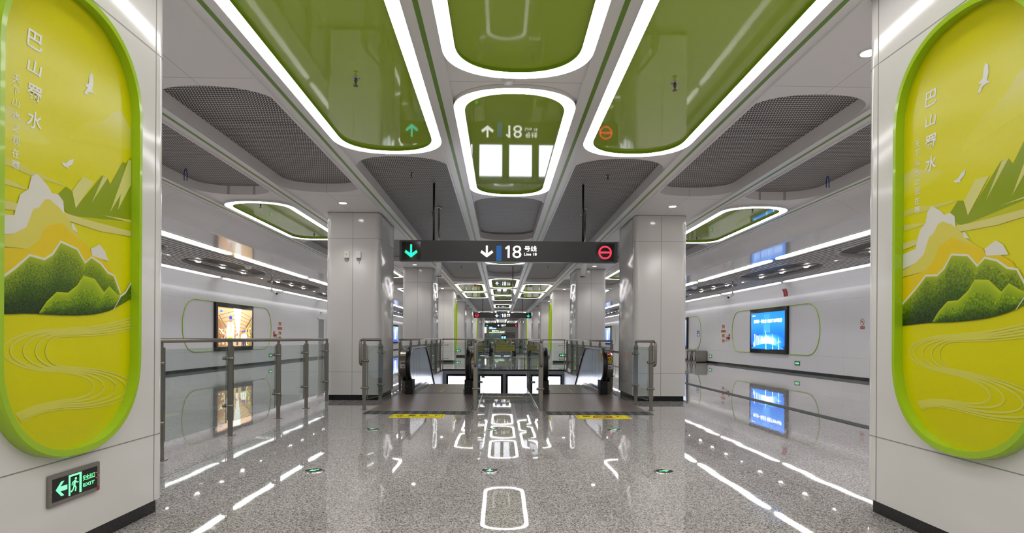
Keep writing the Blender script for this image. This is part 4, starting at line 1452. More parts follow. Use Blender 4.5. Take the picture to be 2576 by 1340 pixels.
def escalator(side, xc, label, tagtxt, lit, group):
    YN = 12.42                                # newel foot
    o = thing('escalator', label, 'escalator', (xc, YN, 0), group)
    # landing plate with its dark tactile edge
    p = MB()
    p.box(xc - .82, xc + .82, 9.50, 12.55, .0, .006)
    p.build('landing_plate', M['plate'], o)
    t_ = MB()
    for i in range(22):
        x = xc - .83 + i * 1.66 / 22
        t_.box(x, x + 1.66 / 22, 9.13, 9.50, 0, .006, i % 2)
    t_.build('tactile_strip', [M['tact'], M['tact2']], o)
    p = MB()
    p.box(xc - .56, xc + .56, 12.55, 13.62, -.02, .012)
    p.box(xc - .02, xc + .02, 12.75, 13.62, .012, .0135, 1)
    p.build('comb_plate', [M['steeld'], M['gold']], o)
    # steps
    st = steps_profile(13.62, 14)
    for k in range(0, len(st) - 2, 2):
        (a, z), (b, _) = st[k], st[k + 1]
        q = MB()
        q.box(xc - .5, xc + .5, a, b, z - .16, z - .004, 0)
        q.box(xc - .5, xc + .5, a, a + .025, z - .004, z - .002, 1)
        q.build('step', [M['steeld'], M['gold']], o)
    tr_ = MB()
    y0 = 15.2
    tr_.prism([(12.6, -.02), (13.62, -.02), (y0, -.12), (y0 + 7, -.12 - 7 * SLOPE), (y0 + 7, -1.0 - 7 * SLOPE), (y0, -1.0), (12.6, -.9)], 'x', xc - .86, xc + .86)
    tr_.build('truss', M['void'], o)
    for sx in (-1, 1):
        outer = sx                             # outward direction
        xh = xc + sx * .62
        path = rail_path(YN, .965)
        # handrail
        h = MB()
        prof = [(-.042, -.012), (-.036, .012), (-.02, .02), (.02, .02), (.036, .012), (.042, -.012)]
        n0 = len(h.v)
        for i, (y, z) in enumerate(path):
            a = path[max(0, i - 1)]; b = path[min(len(path) - 1, i + 1)]
            dy, dz = b[0] - a[0], b[1] - a[1]
            q = math.hypot(dy, dz)
            ny, nz = dz / q, -dy / q
            if True:
                ny, nz = -dz / q, dy / q
            for u, v in prof:
                h.v.append((xh + u, y + ny * v, z + nz * v))
        k = len(prof)
        for i in range(len(path) - 1):
            for j in range(k):
                l = (j + 1) % k
                h.face((n0 + i * k + j, n0 + i * k + l, n0 + (i + 1) * k + l, n0 + (i + 1) * k + j), 0, True)
        h.build('handrail', M['rubber'], o)
        # inlet box under the newel
        b = MB()
        b.box(xh - .075, xh + .075, YN - .05, YN + .30, 0, .30)
        b.box(xh - .05, xh + .05, YN - .07, YN - .05, .02, .28)
        for u in (-.035, .035):
            b.cyl((xh + u, YN - .07, .17), (xh + u, YN - .073, .17), .005, 6, 1)
        b.build('handrail_inlet', [M['black'], M['chrome']], o)
        # polished balustrade panel inside the handrail
        ins = [(y + .035 if y < YN + .2 else y, z - .03) for y, z in path]
        last = ins[-1]
        outl = ins + [(last[0], last[1] - .85)] + [(15.3, .02), (13.6, .06), (YN + .06, .06)]
        pn = MB()
        pn.prism(outl, 'x', xh - .014, xh + .014, 0)
        for y in (YN + .55, YN + 1.0, YN + 1.45):
            pn.box(xh - .0155, xh + .0155, y - .003, y + .003, .3, .93, 1)
        pn.build('balustrade_panel', [M['mirror'], M['steeld']], o)
        # steel edging either side of the rubber rail at the newel
        ed = MB()
        ring = path[1:34]
        for off in (-.052, .028):
            pts = [(y + .012, z - .012) for y, z in ring]
            inn = []
            for i, (y, z) in enumerate(pts):
                a = pts[max(0, i - 1)]; b_ = pts[min(len(pts) - 1, i + 1)]
                dy, dz = b_[0] - a[0], b_[1] - a[1]
                q = math.hypot(dy, dz) or 1
                inn.append((y + dz / q * .05, z - dy / q * .05))
            x0 = xh + off
            n0 = len(ed.v)
            for (y, z), (y2, z2) in zip(pts, inn):
                ed.v += [(x0, y, z), (x0 + .024, y, z), (x0 + .024, y2, z2), (x0, y2, z2)]
            for i in range(len(pts) - 1):
                for j in range(4):
                    l = (j + 1) % 4
                    ed.face((n0 + i * 4 + j, n0 + i * 4 + l, n0 + i * 4 + 4 + l, n0 + i * 4 + 4 + j), 0, True)
        ed.build('newel_edging', M['steel'], o)
        # skirt along the steps
        sk = MB()
        sk.prism([(YN + .1, 0), (YN + .1, .09), (14.6, .09), (15.2, -.02), (y0 + 6.9, -.02 - 6.9 * SLOPE), (y0 + 6.9, -.35 - 6.9 * SLOPE), (15.2, -.35), (13.4, -.25)], 'x', xc + sx * .53 - .02, xc + sx * .53 + .02)
        sk.build('skirt', M['steel'], o)
        # rounded steel housing outside the handrail, on a short pedestal
        hs = MB()
        cy, cz, r = YN + .36, .585, .33
        pts = [(cy + r * math.cos(math.radians(a)), cz + r * math.sin(math.radians(a))) for a in range(90, 271, 10)]
        pts = pts[::-1]
        cap = pts + [(YN + 2.5, cz + r), (YN + 3.7, cz + r - 1.0 * SLOPE), (YN + 9.4, cz + r - 6.7 * SLOPE), (YN + 9.4, cz - r - 6.7 * SLOPE), (YN + 3.4, cz - r - .6 * SLOPE), (YN + 2.5, cz - r)]
        xa, xb = sorted((xh + sx * .055, xh + sx * .215))
        hs.prism(cap, 'x', xa, xb, 0, False)
        ho = hs.build('side_housing', M['steel'], o)
        pd = MB()
        pd.box(min(xh + sx * .08, xh + sx * .17), max(xh + sx * .08, xh + sx * .17), YN + .1, YN + 1.6, 0, .27)
        pd.build('pedestal', M['steeld'], o)
        # notice on the curved front
        def on_front(z, halfx, hz, lift):
            """small curved plate on the housing's front: centre height z"""
            rows = []
            for q in (-1, 0, 1):
                zz = z + q * hz
                yy = cy - math.sqrt(max(0, (r + lift) ** 2 - (zz - cz) ** 2))
                rows.append((yy, zz))
            g = MB()
            xm = (xa + xb) / 2
            n0 = 0
            for y, zz in rows:
                g.v += [(xm - halfx, y, zz), (xm + halfx, y, zz)]
            for i in range(2):
                g.face((2 * i, 2 * i + 1, 2 * i + 3, 2 * i + 2), 0, True)
            return g
        on_front(.60, .065, .06, .002).build('notice', M['paper'], ho)
        on_front(.645, .05, .012, .004).build('notice_heading', M['redplate'], ho)
        g = MB()
        xm = (xa + xb) / 2
        slab(g, circ(xm, .575, .014, 14), fr_front(0, cy - r - .001, 0), 0, .005)
        g.build('notice_dot', M['redink'], ho)
        if tagtxt and sx == lit[1]:
            g = MB()
            slab(g, circ(xm, .735, .062, 24), ((0, cy - r + .022, 0), (1, 0, 0), (0, .42, .908), (0, -.908, .42)), .0 - .31 + .31, .004)
            # disc tilted with the housing's curve
            g.v = []
            g.f = []; g.mi = []; g.s = []
            zz = .745
            yy = cy - math.sqrt((r + .003) ** 2 - (zz - cz) ** 2)
            nn = Vector((0, yy - cy, zz - cz)).normalized()
            up = Vector((0, -nn.z, nn.y)) if nn.y > 0 else Vector((0, nn.z * 1, -nn.y))
            fr = ((xm, yy, zz), (1, 0, 0), tuple(up), tuple(nn))
            slab(g, circ(0, 0, .062, 26), fr, -.01, .004)
            go = g.build('number_disc', M['yellow'], ho)
            g = MB()
            put_text(g, tagtxt, fr, 0, 0, h=.055, wdt=.085, bold=.02, n=.006)
            g.build('number', M['ink'], go)
            zz = .845
            yy = cy - math.sqrt((r + .003) ** 2 - (zz - cz) ** 2)
            nn = Vector((0, yy - cy, zz - cz)).normalized()
            up = Vector((0, nn.z * 1, -nn.y))
            fr = ((xm, yy, zz), (1, 0, 0), tuple(up), tuple(nn))
            g = MB()
            slab(g, circ(0, 0, .05, 20), fr, -.01, .003)
            lo = g.build('status_lamp', M['gloss'], ho)
            g = MB()
            if lit[0] == 'green':
                flat(g, [(a * .09, -.035 + v * .075) for a, v in DOWN], fr, .006)
                flat(g, R(-.028, .028, -.012, .022), fr, .0055)
                g.build('lamp_symbol', M['ledgreen'], lo)
            else:
                for q in (1, -1):
                    flat(g, [(-.03, -.022 * q - .008), (-.03, -.022 * q + .008), (.03, .022 * q + .008), (.03, .022 * q - .008)], fr, .006)
                g.build('lamp_symbol', M['ledred'], lo)
    if side > 0:                               # stickers inside the right-hand panel
        xi = xc + .62 - .0165
        fr = fr_wall(1, xi, YN, 0)
        for pts, mm, nm in ((R(-.42, -.22, .70, .90), 'gold', 'yellow_notice'), (R(-.20, -.08, .80, .90), 'redplate', 'red_notice')):
            g = MB(); slab(g, pts, fr, 0, .002); g.build(nm, M[mm], o)
    return o


E5 = [escalator(-1, DX(-1, 1.425), 'left escalator going down with a green lamp, nearest group', 'E6', ('green', 1), 'escalators'),
      escalator(1, DX(1, 1.44), 'right escalator with red cross lamp, nearest group', 'E5', ('red', 1), 'escalators')]
GRP = list(E5)

# the stair between them
o = thing('stair', 'flight of stairs down between the two nearest escalators', 'stairs', (XC, 12.6, 0), 'centre stairs')
t_ = MB()
for i in range(16):
    x = DX(-1, .50) + i * 1.0 / 16
    t_.box(x, x + 1.0 / 16, 12.22, 12.60, 0, .006, i % 2)
t_.build('tactile_strip', [M['tact'], M['tact2']], o)
for i in range(18):
    q = MB()
    y = STAIR0 + .02 + i * .30
    q.box(DX(-1, .48), DX(1, .48), y, y + .31, -.17 * (i + 1) - .10, -.16 * (i + 1))
    q.build('step', M['floor'], o)
GRP.append(o)
for s in (-1, 1):
    x = XC + s * .535
    o = thing('glass_railing', 'glass rail with a looped steel end on the %s side of the nearest centre stair' % SIDE[s], 'railing', (x, 9.6, 0), 'glass rails of the centre stair')
    r = MB()
    path = [(x, 9.63, .72), (x, 9.57, .74), (x, 9.535, .80), (x, 9.535, 1.05), (x, 9.55, 1.11), (x, 9.60, 1.14), (x, 9.70, 1.145), (x, 13.70, 1.145), (x, 13.78, 1.13), (x, 13.80, 1.08), (x, 13.80, .9)]
    r.tube(smooth(path, 4), .024, 12)
    r.build('handrail', M['steel'], o)
    flat_post(o, x, 9.6, 'y', -s, clampz=(.36,))
    for y in (11.1, 12.55):
        flat_post(o, x, y, 'y', -s, clampz=(.36, .925))
    pane(o, (x - s * .035, 9.63), (x - s * .035, 11.08), .03, 1.05)
    pane(o, (x - s * .035, 11.12), (x - s * .035, 12.53), .03, 1.05)
    pane(o, (x - s * .035, 12.57), (x - s * .035, 13.75), .03, 1.05)
    c = MB()
    c.box(x - s * .035 - .014, x - s * .035 + .014, 9.62, 12.6, 0, .035)
    c.build('base_channel', M['chrome'], o)
    GRP.append(o)

# railings round the opening
YA, YB2 = 13.0, 22.44
for s in (-1, 1):
    x = DX(s, 2.345)
    o = thing('glass_railing', 'glass railing with flat posts on the %s edge of the nearest opening' % SIDE[s], 'railing', (x, 17, 0), 'side railings of the openings')
    r = MB()
    r.tube([(x, YA, 1.14), (x, YB2, 1.14)], .022, 12)
    r.build('handrail', M['steel'], o)
    ys = [13.05, 14.6, 16.1, 17.6, 19.0, 20.4, 21.8]
    for y in ys:
        flat_post(o, x, y, 'y', -s)
    for a, b in zip(ys, ys[1:]):
        pane(o, (x + s * .03, a + .03), (x + s * .03, b - .03), .1, 1.0)
    GRP.append(o)
o = thing('glass_railing', 'glass railing with round posts along the far end of the nearest opening', 'railing', (XC, YB2, 0), 'far-end railings of the openings')
r = MB()
r.tube([(DX(-1, 2.36), YB2, 1.14), (DX(1, 2.36), YB2, 1.14)], .024, 12)
r.build('handrail', M['steel'], o)
xs = [DX(1, d) for d in (-2.32, -.80, .80, 2.32)]
for x in xs:
    p = MB()
    p.cyl((x, YB2, 0), (x, YB2, 1.12), .016, 10)
    for z in (.18, .36, .84, 1.0):
        p.lathe([(.016, z - .02), (.03, z - .012), (.03, z + .012), (.016, z + .02)], x, YB2, 10)
    po = p.build('post', M['steel'], o)
    for z in (.40, .92):
        for sx in (-1, 1):
            if abs(x + sx * .3 - XC) < 2.5:
                c = MB()
                c.cyl((x, YB2 - .02, z), (x + sx * .20, YB2 - .02, z), .009, 8)
                c.cyl((x + sx * .20, YB2 - .035, z), (x + sx * .20, YB2 + .01, z), .022, 10)
                c.build('clamp', M['steel'], po)
for a, b in zip(xs, xs[1:]):
    pane(o, (a + .04, YB2 - .02), (b - .04, YB2 - .02), .06, 1.02)
GRP.append(o)
o = thing('notice_board', 'pale yellow notice on the glass at the far end of the nearest opening', 'notice', (.19, YB2 - .028, .7), 'yellow notices on glass')
fr = fr_front(.19, YB2 - .03, .825)
b = MB(); slab(b, R(-.36, .36, -.12, .12), fr, 0, .004); b.build('sheet', mat('pale_yellow_film', (196, 192, 96), 0.35), o)
b = MB()
put_text(b, '乘坐小心', fr, -.17, .035, h=.075, wdt=.29, n=.005)
put_text(b, '照顾老幼', fr, .17, .035, h=.075, wdt=.29, n=.005)
put_text(b, 'Attention to the escalator', fr, 0, -.065, h=.05, wdt=.62, n=.005)
b.build('lettering', mat('olive_ink', (110, 112, 40), 0.5), o)
GRP.append(o)
# light boxes on the end wall of the opening
for i in range(4):
    u0 = -2.04 + i * 1.128
    u = u0 + .505
    o = thing('lightbox', '%s white lightbox from left below the far edge of the nearest opening' % ('first', 'second', 'third', 'last')[i], 'lightbox', (u, 22.38, -1.7), 'blank lightboxes below floor level')
    fr = fr_front(u, 22.378, -.98)
    b = MB(); slab(b, R(-.505, .505, -.80, .80), fr, 0, .07); b.build('frame', M['gloss'], o)
    b = MB(); flat(b, R(-.43, .43, -.72, .72), fr, .071); b.build('lit_panel', M['box'], o)
    GRP.append(o)
for g, word in ((GROUP[1], 'second'), (GROUP[2], 'third')):
    for o in GRP:
        copy_tree(o, dy=g, label=o['label'].replace('nearest', word))
# in the second group the lamps' colours are the other way round is not visible from here

# ================================================================== WALL FITTINGS
def ad_left(p, fr):
    """photograph of a warehouse on the left screen"""
    def q(u, v): return ((u - .5) * 2.92, (v - .5) * 1.46)
    def P(pts, c, n): p.pic([q(*a) for a in pts], fr, n, c)
    n = .002
    P([(0, 0), (1, 0), (1, 1), (0, 1)], (186, 142, 96), n)
    P([(0, .98), (.42, .98), (.52, .3), (.30, .45), (0, .75)], [(226, 186, 136), (238, 206, 160), (220, 180, 130), (196, 150, 104), (208, 160, 112)], n + .001)
    P([(.65, .98), (1, .98), (1, .80), (.72, .45), (.57, .3)], [(236, 206, 160), (222, 180, 130), (206, 160, 110), (188, 146, 100), (216, 176, 124)], n + .001)
    P([(.42, 1), (.66, 1), (.585, .28), (.53, .28)], (255, 252, 240), n + .002)
    for k in range(6):
        a = .93 - k * .105
        w_ = .02 * (1 - k * .1)
        P([(.0 + k * .075, a - .16 + k * .03), (.0 + k * .075, a - .145 + k * .03), (.44 + k * .015, a), (.44 + k * .015, a - .012)], (150, 112, 74), n + .0015)
        P([(1 - k * .06, a - .16 + k * .03), (1 - k * .06, a - .145 + k * .03), (.64 - k * .01, a), (.64 - k * .01, a - .012)], (150, 112, 74), n + .0015)
    P([(0, .72), (.30, .38), (.30, 0), (0, 0)], [(150, 104, 62), (206, 160, 110), (176, 130, 84), (120, 82, 48)], n + .003)
    P([(1, .72), (.75, .40), (.75, 0), (1, 0)], [(150, 122, 70), (214, 190, 130), (190, 160, 100), (120, 92, 50)], n + .003)
    rnd = random.Random(3)
    for k in range(70):
        sd = rnd.random() < .5
        t_ = rnd.random()
        u = .28 * t_ if sd else 1 - .24 * t_
        v = rnd.random() * (.62 - .28 * t_)
        w_, h_ = .012 + rnd.random() * .022, .02 + rnd.random() * .05
        c = rnd.choice([(252, 236, 196), (236, 206, 150), (110, 70, 40), (250, 226, 180), (84, 54, 32), (230, 214, 120)])
        P([(u, v), (u + w_, v), (u + w_, v + h_), (u, v + h_)], c, n + .004)
    P([(.02, .48), (.22, .28), (.23, .26), (.02, .44)], (250, 240, 214), n + .0045)
    P([(.02, .80), (.22, .50), (.21, .49), (.01, .79)], (70, 56, 44), n + .0045)
    P([(.98, .80), (.80, .52), (.81, .50), (.99, .77)], (70, 56, 44), n + .0045)
    P([(.30, .0), (.75, .0), (.60, .28), (.52, .28)], (206, 170, 124), n + .0035)

    def man(u, b, h, wd):
        P([(u - wd * .42, b), (u - wd * .05, b), (u, b + .25 * h), (u + wd * .05, b), (u + wd * .40, b), (u + wd * .36, b + .34 * h), (u - wd * .36, b + .34 * h)], (66, 66, 84), n + .006)
        P([(u - wd * .50, b + .28 * h), (u + wd * .50, b + .28 * h), (u + wd * .56, b + .62 * h), (u + wd * .40, b + .76 * h), (u + wd * .12, b + .80 * h), (u - wd * .12, b + .80 * h), (u - wd * .42, b + .76 * h), (u - wd * .6, b + .5 * h)], (252, 250, 244), n + .0065)
        P([(u - wd * .40, b + .28 * h), (u + wd * .30, b + .28 * h), (u + wd * .30, b + .33 * h), (u - wd * .40, b + .33 * h)], (206, 216, 40), n + .007)
        P([(u - wd * .02, b + .46 * h), (u + wd * .14, b + .46 * h), (u + wd * .12, b + .70 * h), (u + wd * .0, b + .70 * h)], (206, 206, 80), n + .007)
        P([(u - wd * .17, b + .80 * h), (u - wd * .1, b + .775 * h), (u + wd * .1, b + .775 * h), (u + wd * .17, b + .80 * h), (u + wd * .18, b + .89 * h), (u - wd * .18, b + .89 * h)], (206, 140, 96), n + .0072)
        P([(u - wd * .22, b + .885 * h), (u + wd * .24, b + .885 * h), (u + wd * .20, b + .95 * h), (u + wd * .06, b + .985 * h), (u - wd * .10, b + .98 * h), (u - wd * .2, b + .94 * h)], (24, 82, 214), n + .0075)
    man(.335, -.02, .83, .20)
    man(.76, .0, .44, .12)
    man(.70, .0, .42, .10)
    man(.535, .02, .33, .07)
    P([(.035, .87), (.14, .87), (.11, .905), (.08, .93), (.05, .91)], (40, 130, 226), n + .008)
    P([(.05, .865), (.14, .865), (.14, .875), (.05, .875)], (240, 246, 250), n + .008)


def ad_right(p, fr):
    """blue picture with wind turbines over a bright horizon"""
    def q(u, v): return ((u - .5) * 2.92, (v - .5) * 1.46)
    def P(pts, c, n): p.pic([q(*a) for a in pts], fr, n, c)
    n = .002
    rows = [(0, (44, 50, 96)), (.08, (40, 62, 130)), (.16, (20, 84, 190)), (.28, (0, 96, 214)), (.5, (0, 120, 226)), (.7, (20, 140, 240)), (1.0, (0, 128, 240))]
    for (a, ca), (b, cb) in zip(rows, rows[1:]):
        P([(0, a), (1, a), (1, b), (0, b)], [ca, ca, cb, cb], n)
    cx, cy = .52, .19
    ra = [(1.0, .26, (0, 110, 230)), (.62, .20, (40, 160, 250)), (.40, .14, (150, 216, 255)), (.26, .085, (255, 255, 255))]
    # the glow on the horizon is printed as nested ovals
    for k, (rx, ry, c) in enumerate(ra):
        for j in range(40):
            a, b = 2 * math.pi * j / 40, 2 * math.pi * (j + 1) / 40
            nx = ra[k + 1] if k + 1 < len(ra) else (0, 0, (255, 255, 255))
            o_ = [(cx + rx * .5 * math.cos(t_), cy + ry * math.sin(t_)) for t_ in (a, b)]
            i_ = [(cx + nx[0] * .5 * math.cos(t_), cy + nx[1] * math.sin(t_)) for t_ in (b, a)]
            cl = lambda z: (min(1, max(0, z[0])), min(1, max(0, z[1])))
            co = c if k else (0, 100, 216)
            ci = ra[k + 1][2] if k + 1 < len(ra) else (255, 255, 255)
            pts = [cl(o_[0]), cl(o_[1]), i_[0], i_[1]] if nx[0] else [cl(o_[0]), cl(o_[1]), (cx, cy)]
            P(pts, [co, co, ci, ci][:len(pts)], n + .0006 + k * .0003)
    arc = [(-.0 + .02 + k * .05, .02 + .13 * math.sin(math.pi * (k + .4) / 19.4)) for k in range(20)]
    P([(arc[0][0], .0)] + arc + [(arc[-1][0], 0.0)], [(20, 60, 150)] + [(0, 140, 240)] * 20 + [(30, 60, 140)], n + .003)
    p.line([q(*a) for a in arc], .016, fr, n + .0035, (60, 190, 255))
    for u, h_, wd, b in ((.13, .30, .028, .12), (.19, .24, .022, .14), (.235, .22, .026, .15), (.29, .22, .022, .16), (.335, .20, .02, .17), (.37, .17, .02, .17), (.09, .10, .016, .08), (.115, .13, .012, .09)):
        P([(u - wd * .8, b + h_), (u + wd * .4, b + h_ - .004), (u + wd * .7, b - .03), (u - wd * .2, b - .03)], (226, 242, 255), n + .004)
    P([(.40, .95), (.58, .95), (.60, .35), (.40, .35)], [(40, 150, 246), (40, 150, 246), (60, 160, 250), (60, 160, 250)], n + .0004)
    for u, hub, s_ in ((.475, .37, 1.0), (.675, .29, .84), (.845, .225, .70)):
        P([(u - .012 * s_, 0), (u + .013 * s_, 0), (u + .007 * s_, hub), (u - .005 * s_, hub)], (244, 250, 255), n + .005)
        for ang in (100, -22, 222):
            a = math.radians(ang)
            L_ = .17 * s_
            ax, ay = math.cos(a) * L_ * .62, math.sin(a) * L_
            px, py = -math.sin(a) * .008, math.cos(a) * .014
            P([(u + px, hub + py), (u + ax, hub + ay), (u - px, hub - py)], (250, 252, 255), n + .0055)
        P([(u + .011 * math.cos(k * .7854) * s_, hub + .02 * math.sin(k * .7854) * s_) for k in range(8)], (255, 255, 255), n + .006)
    P([(.05, .91), (.085, .91), (.085, .945), (.05, .945)], (255, 255, 255), n + .006)
    P([(.095, .915), (.15, .917), (.15, .94), (.095, .938)], (236, 246, 255), n + .006)


def wall_screen(s, y0, kind, label):
    x = DX(s, 10.475)
    yc = y0 + 1.60
    o = thing('advertising_screen', label, 'screen', (x, yc, .65), 'advertising screens on the walls')
    fr = fr_wall(s, x, yc, 1.545)
    b = MB(); slab(b, rrect(-1.60, 1.60, -.893, .893, .01, 2), fr, 0, .09); b.build('casing', M['gloss'], o)
    p = PB()
    fr2 = (tuple(Vector(fr[0]) + Vector(fr[3]) * .0905), fr[1], fr[2], fr[3])
    if kind == 'left':
        ad_left(p, fr2)
    elif kind == 'right':
        ad_right(p, fr2)
    else:
        p.pic(R(-1.46, 1.46, -.73, .73), fr2, .002, [(70, 110, 200), (90, 130, 214), (190, 210, 240), (120, 150, 220)])
        p.pic(R(-.5, .5, -.5, .5), fr2, .003, (220, 232, 250))
        p.pic(R(-.9, .9, -.65, -.55), fr2, .003, (40, 60, 140))
    so = p.build('picture', M['screen'], o)
    if kind == 'right':
        t_ = MB()
        put_text(t_, '建世界一流企业', fr2, -.60, .385, h=.155, wdt=1.16, bold=.03, n=.011)
        put_text(t_, '创全球卓越品牌', fr2, .65, .385, h=.155, wdt=1.22, bold=.03, n=.011)
        t_.build('slogan', M['signw'], so)
    return o


def wall_oval(s, yc, label):
    x = DX(s, 10.475)
    fr = fr_wall(s, x, yc, 0)
    z0, z1, hl = .655, 2.452, 3.70
    zc, hh = (z0 + z1) / 2, (z1 - z0) / 2
    # straight top and bottom, arched ends
    pts = []
    for k in range(25):
        v = -1 + 2 * k / 24
        pts.append((2.96 + .74 * math.sqrt(max(0, 1 - abs(v) ** 2.1)), zc + hh * v))
    for k in range(25):
        v = 1 - 2 * k / 24
        pts.append((-2.96 - .74 * math.sqrt(max(0, 1 - abs(v) ** 2.1)), zc + hh * v))
    mb = MB()
    o_, r, u, d = fr
    path = [tuple(o_[i] + r[i] * a + u[i] * b + d[i] * .008 for i in range(3)) for a, b in pts]
    mb.tube(path + path[:1], .017, 6)
    o = mb.build('wall_outline', M['walltrim'])
    return tag(o, label, 'wall trim', 'green outlines round the wall screens')


WORD = ['nearest', 'second', 'third', 'fourth']
for s in (-1, 1):
    for i, y0 in enumerate((21.42, 33.0, 44.55, 56.05)):
        if s < 0 and i == 1:
            continue
        k = (i if s > 0 else max(0, i - 1)) if i else 0
        nm = WORD[i] if s > 0 else ('nearest', '', 'second', 'third')[i]
        if i == 0:
            lab = 'lit warehouse advertisement in a black casing on the left wall' if s < 0 else 'lit blue wind turbine advertisement in a black casing on the right wall'
        else:
            lab = 'black-cased lit screen glimpsed on the %s wall past the pillar, %s along it' % (SIDE[s], nm)
        wall_screen(s, y0, ('left' if s < 0 else 'right') if i == 0 else 'x', lab)
        wall_oval(s, y0 + 1.60, 'thin green outline with arched ends round the %s screen of the %s wall' % (nm, SIDE[s]))

# fire notices and equipment on both walls
for s in (-1, 1):
    n_ = SIDE[s]
    x = DX(s, 10.475)
    for j, (z0, z1, hw, lab) in enumerate(((1.73, 1.88, .15, 'topmost small red fire notice'), (1.525, 1.645, .26, 'wide red fire notice, second from top'),
                                           (1.295, 1.44, .15, 'small red fire notice, third from top'), (1.06, 1.20, .15, 'lowest small red fire notice'))):
        fr = fr_wall(s, x, 27.80, (z0 + z1) / 2)
        o = thing('fire_notice', '%s of the column on the %s wall' % (lab, n_), 'notice', (x, 27.8, z0), 'red fire notices on the %s wall' % n_)
        b = MB(); slab(b, R(-hw, hw, -(z1 - z0) / 2, (z1 - z0) / 2), fr, 0, .006); b.build('plate', M['redplate'], o)
        b = MB()
        h_ = (z1 - z0)
        if hw < .2:
            flat(b, R(-.11, .02, -.05, .01), fr, .007); flat(b, R(-.04, .11, .025, .05), fr, .007); flat(b, [(.04, -.05), (.11, -.05), (.06, .0)], fr, .007)
        else:
            put_text(b, '消防设备', fr, -.02, .018, h=.06, wdt=.40, n=.007)
            flat(b, R(-.2, .2, -.045, -.03), fr, .007)
        b.build('symbols', M['gold'], o)
    fr = fr_wall(s, x, 27.13, 1.262)
    o = thing('fire_alarm_button', 'red fire alarm box beside the fire notices on the %s wall' % n_, 'fire alarm', (x, 27.13, 1.2), 'fire alarm boxes')
    b = MB(); slab(b, rrect(-.11, .11, -.05, .05, .01, 2), fr, 0, .09); b.build('case', M['redplate'], o)
    b = MB(); flat(b, R(-.04, .06, -.02, .02), fr, .091); b.build('button', M['gold'], o)
    fr = fr_wall(s, x, 27.07, 1.385)
    b = MB(); slab(b, R(-.08, .08, -.058, .058), fr, 0, .005); tag(b.build('alarm_label', M['redplate']), 'upright red label just above the fire alarm box, %s wall' % n_, 'label', 'alarm labels')
    fr = fr_wall(s, x, 27.30, 1.28)
    b = MB(); slab(b, R(-.03, .03, -.115, .115), fr, 0, .005); tag(b.build('yellow_label', M['gold']), 'narrow yellow label between fire alarm box and notices, %s wall' % n_, 'label', 'yellow labels')
    fr = fr_wall(s, x, 27.43, 1.14)
    b = MB(); slab(b, R(-.025, .025, -.05, .05), fr, 0, .005); tag(b.build('dark_label', M['rubber']), 'tiny dark label under the fire alarm box, %s wall' % n_, 'label', 'dark labels')
x = DX(1, 10.475)
fr = fr_wall(1, x, 31.36, 1.50)
o = thing('wall_poster', 'small blue poster inside the far green outline on the right wall', 'poster', (x, 31.36, 1.35))
b = MB(); slab(b, R(-.2, .2, -.15, .15), fr, 0, .005); b.build('sheet', M['blueplate'], o)
b = MB(); flat(b, R(-.1, .12, -.11, .0), fr, .006); flat(b, R(-.12, .14, .06, .1), fr, .006); b.build('print', M['paper'], o)
fr = fr_wall(1, x, 17.035, 1.725)
o = thing('no_smoking_sign', 'round red no smoking sign with red caption on the right wall', 'sign', (x, 17.035, 1.517))
b = MB(); slab(b, circ(0, 0, .1, 32), fr, 0, .004); b.build('disc', M['paper'], o)
b = MB()
k, k2 = circ(0, 0, .1, 32), circ(0, 0, .083, 32)
for i in range(32):
    j = (i + 1) % 32
    flat(b, [k[i], k[j], k2[j], k2[i]], fr, .006)
flat(b, [(-.066, .05), (-.05, .066), (.066, -.05), (.05, -.066)], fr, .007)
b.build('ban_ring', M['redink'], o)
b = MB(); flat(b, R(-.055, .03, -.012, .006), fr, .0055); flat(b, R(.034, .05, -.012, .006), fr, .0055)
flat(b, [(.03, .02), (.045, .02), (.05, .05), (.035, .05)], fr, .0055); b.build('cigarette', M['ink'], o)
fr = fr_wall(1, x, 17.035, 1.561)
b = MB(); slab(b, R(-.1, .1, -.045, .045), fr, 0, .004); po = b.build('caption', M['redink'], o)
b = MB(); put_text(b, '禁止吸烟', fr, 0, .014, h=.036, wdt=.15, n=.005); put_text(b, 'No Smoking', fr, 0, -.024, h=.018, wdt=.14, n=.005); b.build('lettering', M['paper'], po)
# two red strips that follow the wall's curve
o = thing('red_wall_notice', 'red upright two-strip notice high where the right wall curves in', 'notice', (x, 21.7, 2.82))
for y0, y1 in ((21.52, 21.66), (21.69, 21.83)):
    b = MB()
    rows = [(10.467, 2.80), (10.462, 2.9), (10.437, 3.0), (10.40, 3.085)]
    for d, z in rows:
        b.v += [(DX(1, d), y0, z), (DX(1, d), y1, z)]
    for i in range(3):
        b.face((2 * i, 2 * i + 1, 2 * i + 3, 2 * i + 2), 0, True)
    so = b.build('strip', M['redplate'], o)
    b = MB()
    fr = fr_wall(1, DX(1, 10.458), (y0 + y1) / 2, 2.87)
    for v in (-.035, .03):
        flat(b, R(-.04, .04, v, v + .035), fr, .002)
    b.build('print', M['redink'], so)
# doorway in the left wall
x = DX(-1, 10.475)
d_ = MB()
fr = fr_wall(-1, x, 34.07, 0)
slab(d_, R(-.53, .53, .0, 2.22), fr, 0, .012, 0)
slab(d_, R(-.58, -.53, .0, 2.27), fr, 0, .03, 1); slab(d_, R(.53, .58, .0, 2.27), fr, 0, .03, 1); slab(d_, R(-.58, .58, 2.22, 2.27), fr, 0, .03, 1)
struct(d_, 'door_1', [M['grey'], M['white']])

